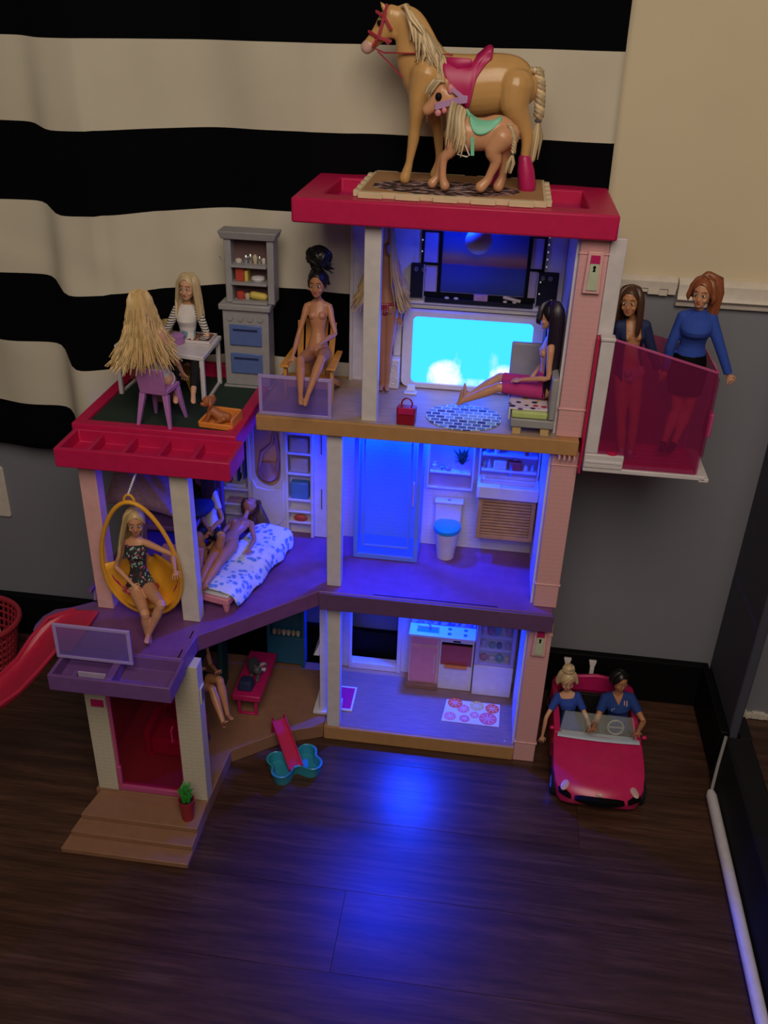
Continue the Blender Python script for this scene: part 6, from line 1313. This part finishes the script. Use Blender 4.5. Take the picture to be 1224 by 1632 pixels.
for i in range(22): a = R.uniform(0, 6.28); c0 = P(858, 192); tl.tube([c0, c0+V((math.cos(a)*.007, math.sin(a)*.006, -.022)), c0+V((math.cos(a)*.008-.003, math.sin(a)*.006, -.052-R.random()*.008))], [.0022, .0028, .0006], 6)
obj('tail', tl, 'mane', t, smooth=70); obj('tail_band', G().lathe(P(858, 191), [(.0052, -.003), (.0056, 0), (.0052, .003)], 12), 'dark_grey', t)
# foal in front
t = thing('toy_foal', 'small orange foal with mint saddle and pink halter in front of the large horse', 'foal', (-.03, 1.425, ZM))
Y0 = 1.425; k_ = 1/1065.; g = G()
g.chain([P(728, 212), P(748, 214), P(772, 214), P(794, 212), P(812, 218)], [(26*k_, 18*k_), (25*k_, 20*k_), (24*k_, 20*k_), (26*k_, 20*k_), (20*k_, 15*k_)], 24, V((0, 0, 1)), 4)
g.chain([P(732, 206), P(726, 184), P(720, 164)], [(20*k_, 12*k_), (15*k_, 9*k_), (13*k_, 9*k_)], 20, V((1, 0, 0)), 3)
g.chain([P(716, 156), P(704, 158), P(690, 168), P(681, 175)], [(19*k_, 14*k_), (18*k_, 13*k_), (11*k_, 10*k_), (9*k_, 9*k_)], 20, V((1, 0, 0)), 3)
g.ell(P(707, 148), 18*k_, 13*k_, 16*k_)
for q in (-1, 1): g.chain([P(712, 138, q*.008), P(712, 130, q*.011), P(710, 124, q*.012)], [4.5*k_, 4*k_, 1*k_], 8)
leg([(722, 215, -.010), (718, 240, -.012), (708, 252, -.012), (706, 268, -.012), (706, 285, -.012), (709, 296, -.012)], [14, 10, 7, 5.5, 6, 8])
leg([(726, 215, .010), (720, 240, .012), (706, 250, .012), (700, 268, .011), (697, 282, .011), (689, 292, .009)], [14, 10, 7, 5.5, 6, 8])
leg([(800, 220, -.010), (786, 240, -.013), (790, 258, -.013), (782, 276, -.013), (776, 288, -.013), (766, 298, -.014)], [19, 14, 9, 6.5, 7, 9])
leg([(804, 220, .011), (802, 242, .013), (806, 258, .013), (802, 274, .012), (800, 284, .012), (794, 297, .011)], [18, 13, 8, 6.5, 7, 9])
obj('body', g, 'foal', t, blob=.0011, sm=14)
for q in (-1, 1): obj('eye', G().ell(P(699, 154, q*.0128), 5*k_, 2.6*k_, 6*k_), 'black', t)
for q in (-1, 1): obj('nostril', G().ell(P(677, 175, q*.005), 1.4*k_, 1.2*k_, 1.6*k_), 'lip', t)
sa = saddle([(747, 180, 190), (752, 186, 205), (760, 189, 213), (772, 190, 213), (783, 188, 206), (792, 186, 198), (798, 184, 190)], 214, 26*k_, 20.5*k_, .0022, 'mint', .0028)
obj('pommel', G().chain([P(749, 187), P(744, 175)], [4.5*k_, 2*k_], 8), 'mint', sa)
for q in (-1, 1):
    obj('strap', G().bar(P(745, 210, q*.0165), P(738, 232, q*.019), .0045, .0018, V((0, 1, 0))), 'mint', sa); obj('girth_strap', G().bar(P(753, 214, q*.0178), P(753, 248, q*.018), .0050, .0018, V((0, 1, 0))), 'mint', sa)
    s_ = [P(736, 230, q*.021), P(741, 230, q*.021), P(748, 248, q*.022), P(744, 250, q*.022), P(729, 246, q*.021)]; obj('stirrup', G().tube(s_, .0012, 6, closed=True), 'cream_white', sa)
hg = G()
for q in (-1, 1):
    dy = q*.0140
    hg.bar(P(694, 170, dy*.85), P(730, 160, dy*1.05), .002, .0085, V((0, 0, 1))).bar(P(730, 160, dy*1.05), P(744, 158, dy*1.1), .002, .010, V((0, 0, 1))).bar(P(718, 140, dy), P(738, 156, dy*1.05), .002, .0060, V((0, 0, 1)))
hg.bar(P(694, 170, -.012), P(694, 170, .012), .002, .008).bar(P(744, 158, -.0155), P(744, 158, .0155), .002, .009)
hb = obj('halter', hg, 'lilac', t, bev=.0004)
for px, py, a, b in ((698, 180, 5, 5), (708, 176, 4, 4.5), (718, 142, 5, 7)): obj('rosette', G().ell(P(px, py, -.0135), a*k_, 3*k_, b*k_), 'pink', hb)
mg = G()
for i in range(64):
    u = i/63; c0 = P(722+20*u, 158+18*u, R.uniform(-.013, .004)); q = -1 if i % 4 else 1; L_ = R.uniform(.045, .062)
    mg.tube([c0, c0+V((-.002, q*.010, -.012)), c0+V((-.004+.006*u, q*.015, -L_*.6)), c0+V((-.006+.004*u, q*.0165, -L_))], [.0024, .0030, .0028, .0006], 6)
for i in range(22): c0 = P(706+R.uniform(-6, 5), 131, R.uniform(-.009, .007)); mg.tube([c0, c0+V((-.008, -.003, .002)), c0+V((-.017, -.003, -.010)), c0+V((-.020, -.003, -.016))], [.002, .003, .0026, .0006], 6)
obj('mane', mg, 'mane', t, smooth=70)
tl = G(); cpts = [P(812, 198, -.014), P(818, 212, -.017), P(820, 225, -.017), P(818, 244, -.017)]
for s_ in range(3):
    pp = []
    for i in range(25):
        u = i/24*3; a_, b_ = cpts[min(int(u), 2)], cpts[min(int(u)+1, 3)]; c0 = a_.lerp(b_, u-min(int(u), 2)); ph = i*.9+s_*2.094; pp.append(c0+V((math.cos(ph)*.002, math.sin(ph)*.002, 0)))
    tl.tube(pp, .0022, 6)
for i in range(14): a = R.uniform(0, 6.28); c0 = P(817, 246, -.017); tl.tube([c0, c0+V((math.cos(a)*.005-.002, math.sin(a)*.003, -.012)), c0+V((math.cos(a)*.005-.005, math.sin(a)*.003, -.026))], [.0016, .002, .0005], 6)
obj('tail', tl, 'mane', t, smooth=70); obj('tail_band', G().lathe(P(817, 244, -.017), [(.0032, -.002), (.0035, 0), (.0032, .002)], 10), 'dark_grey', t)
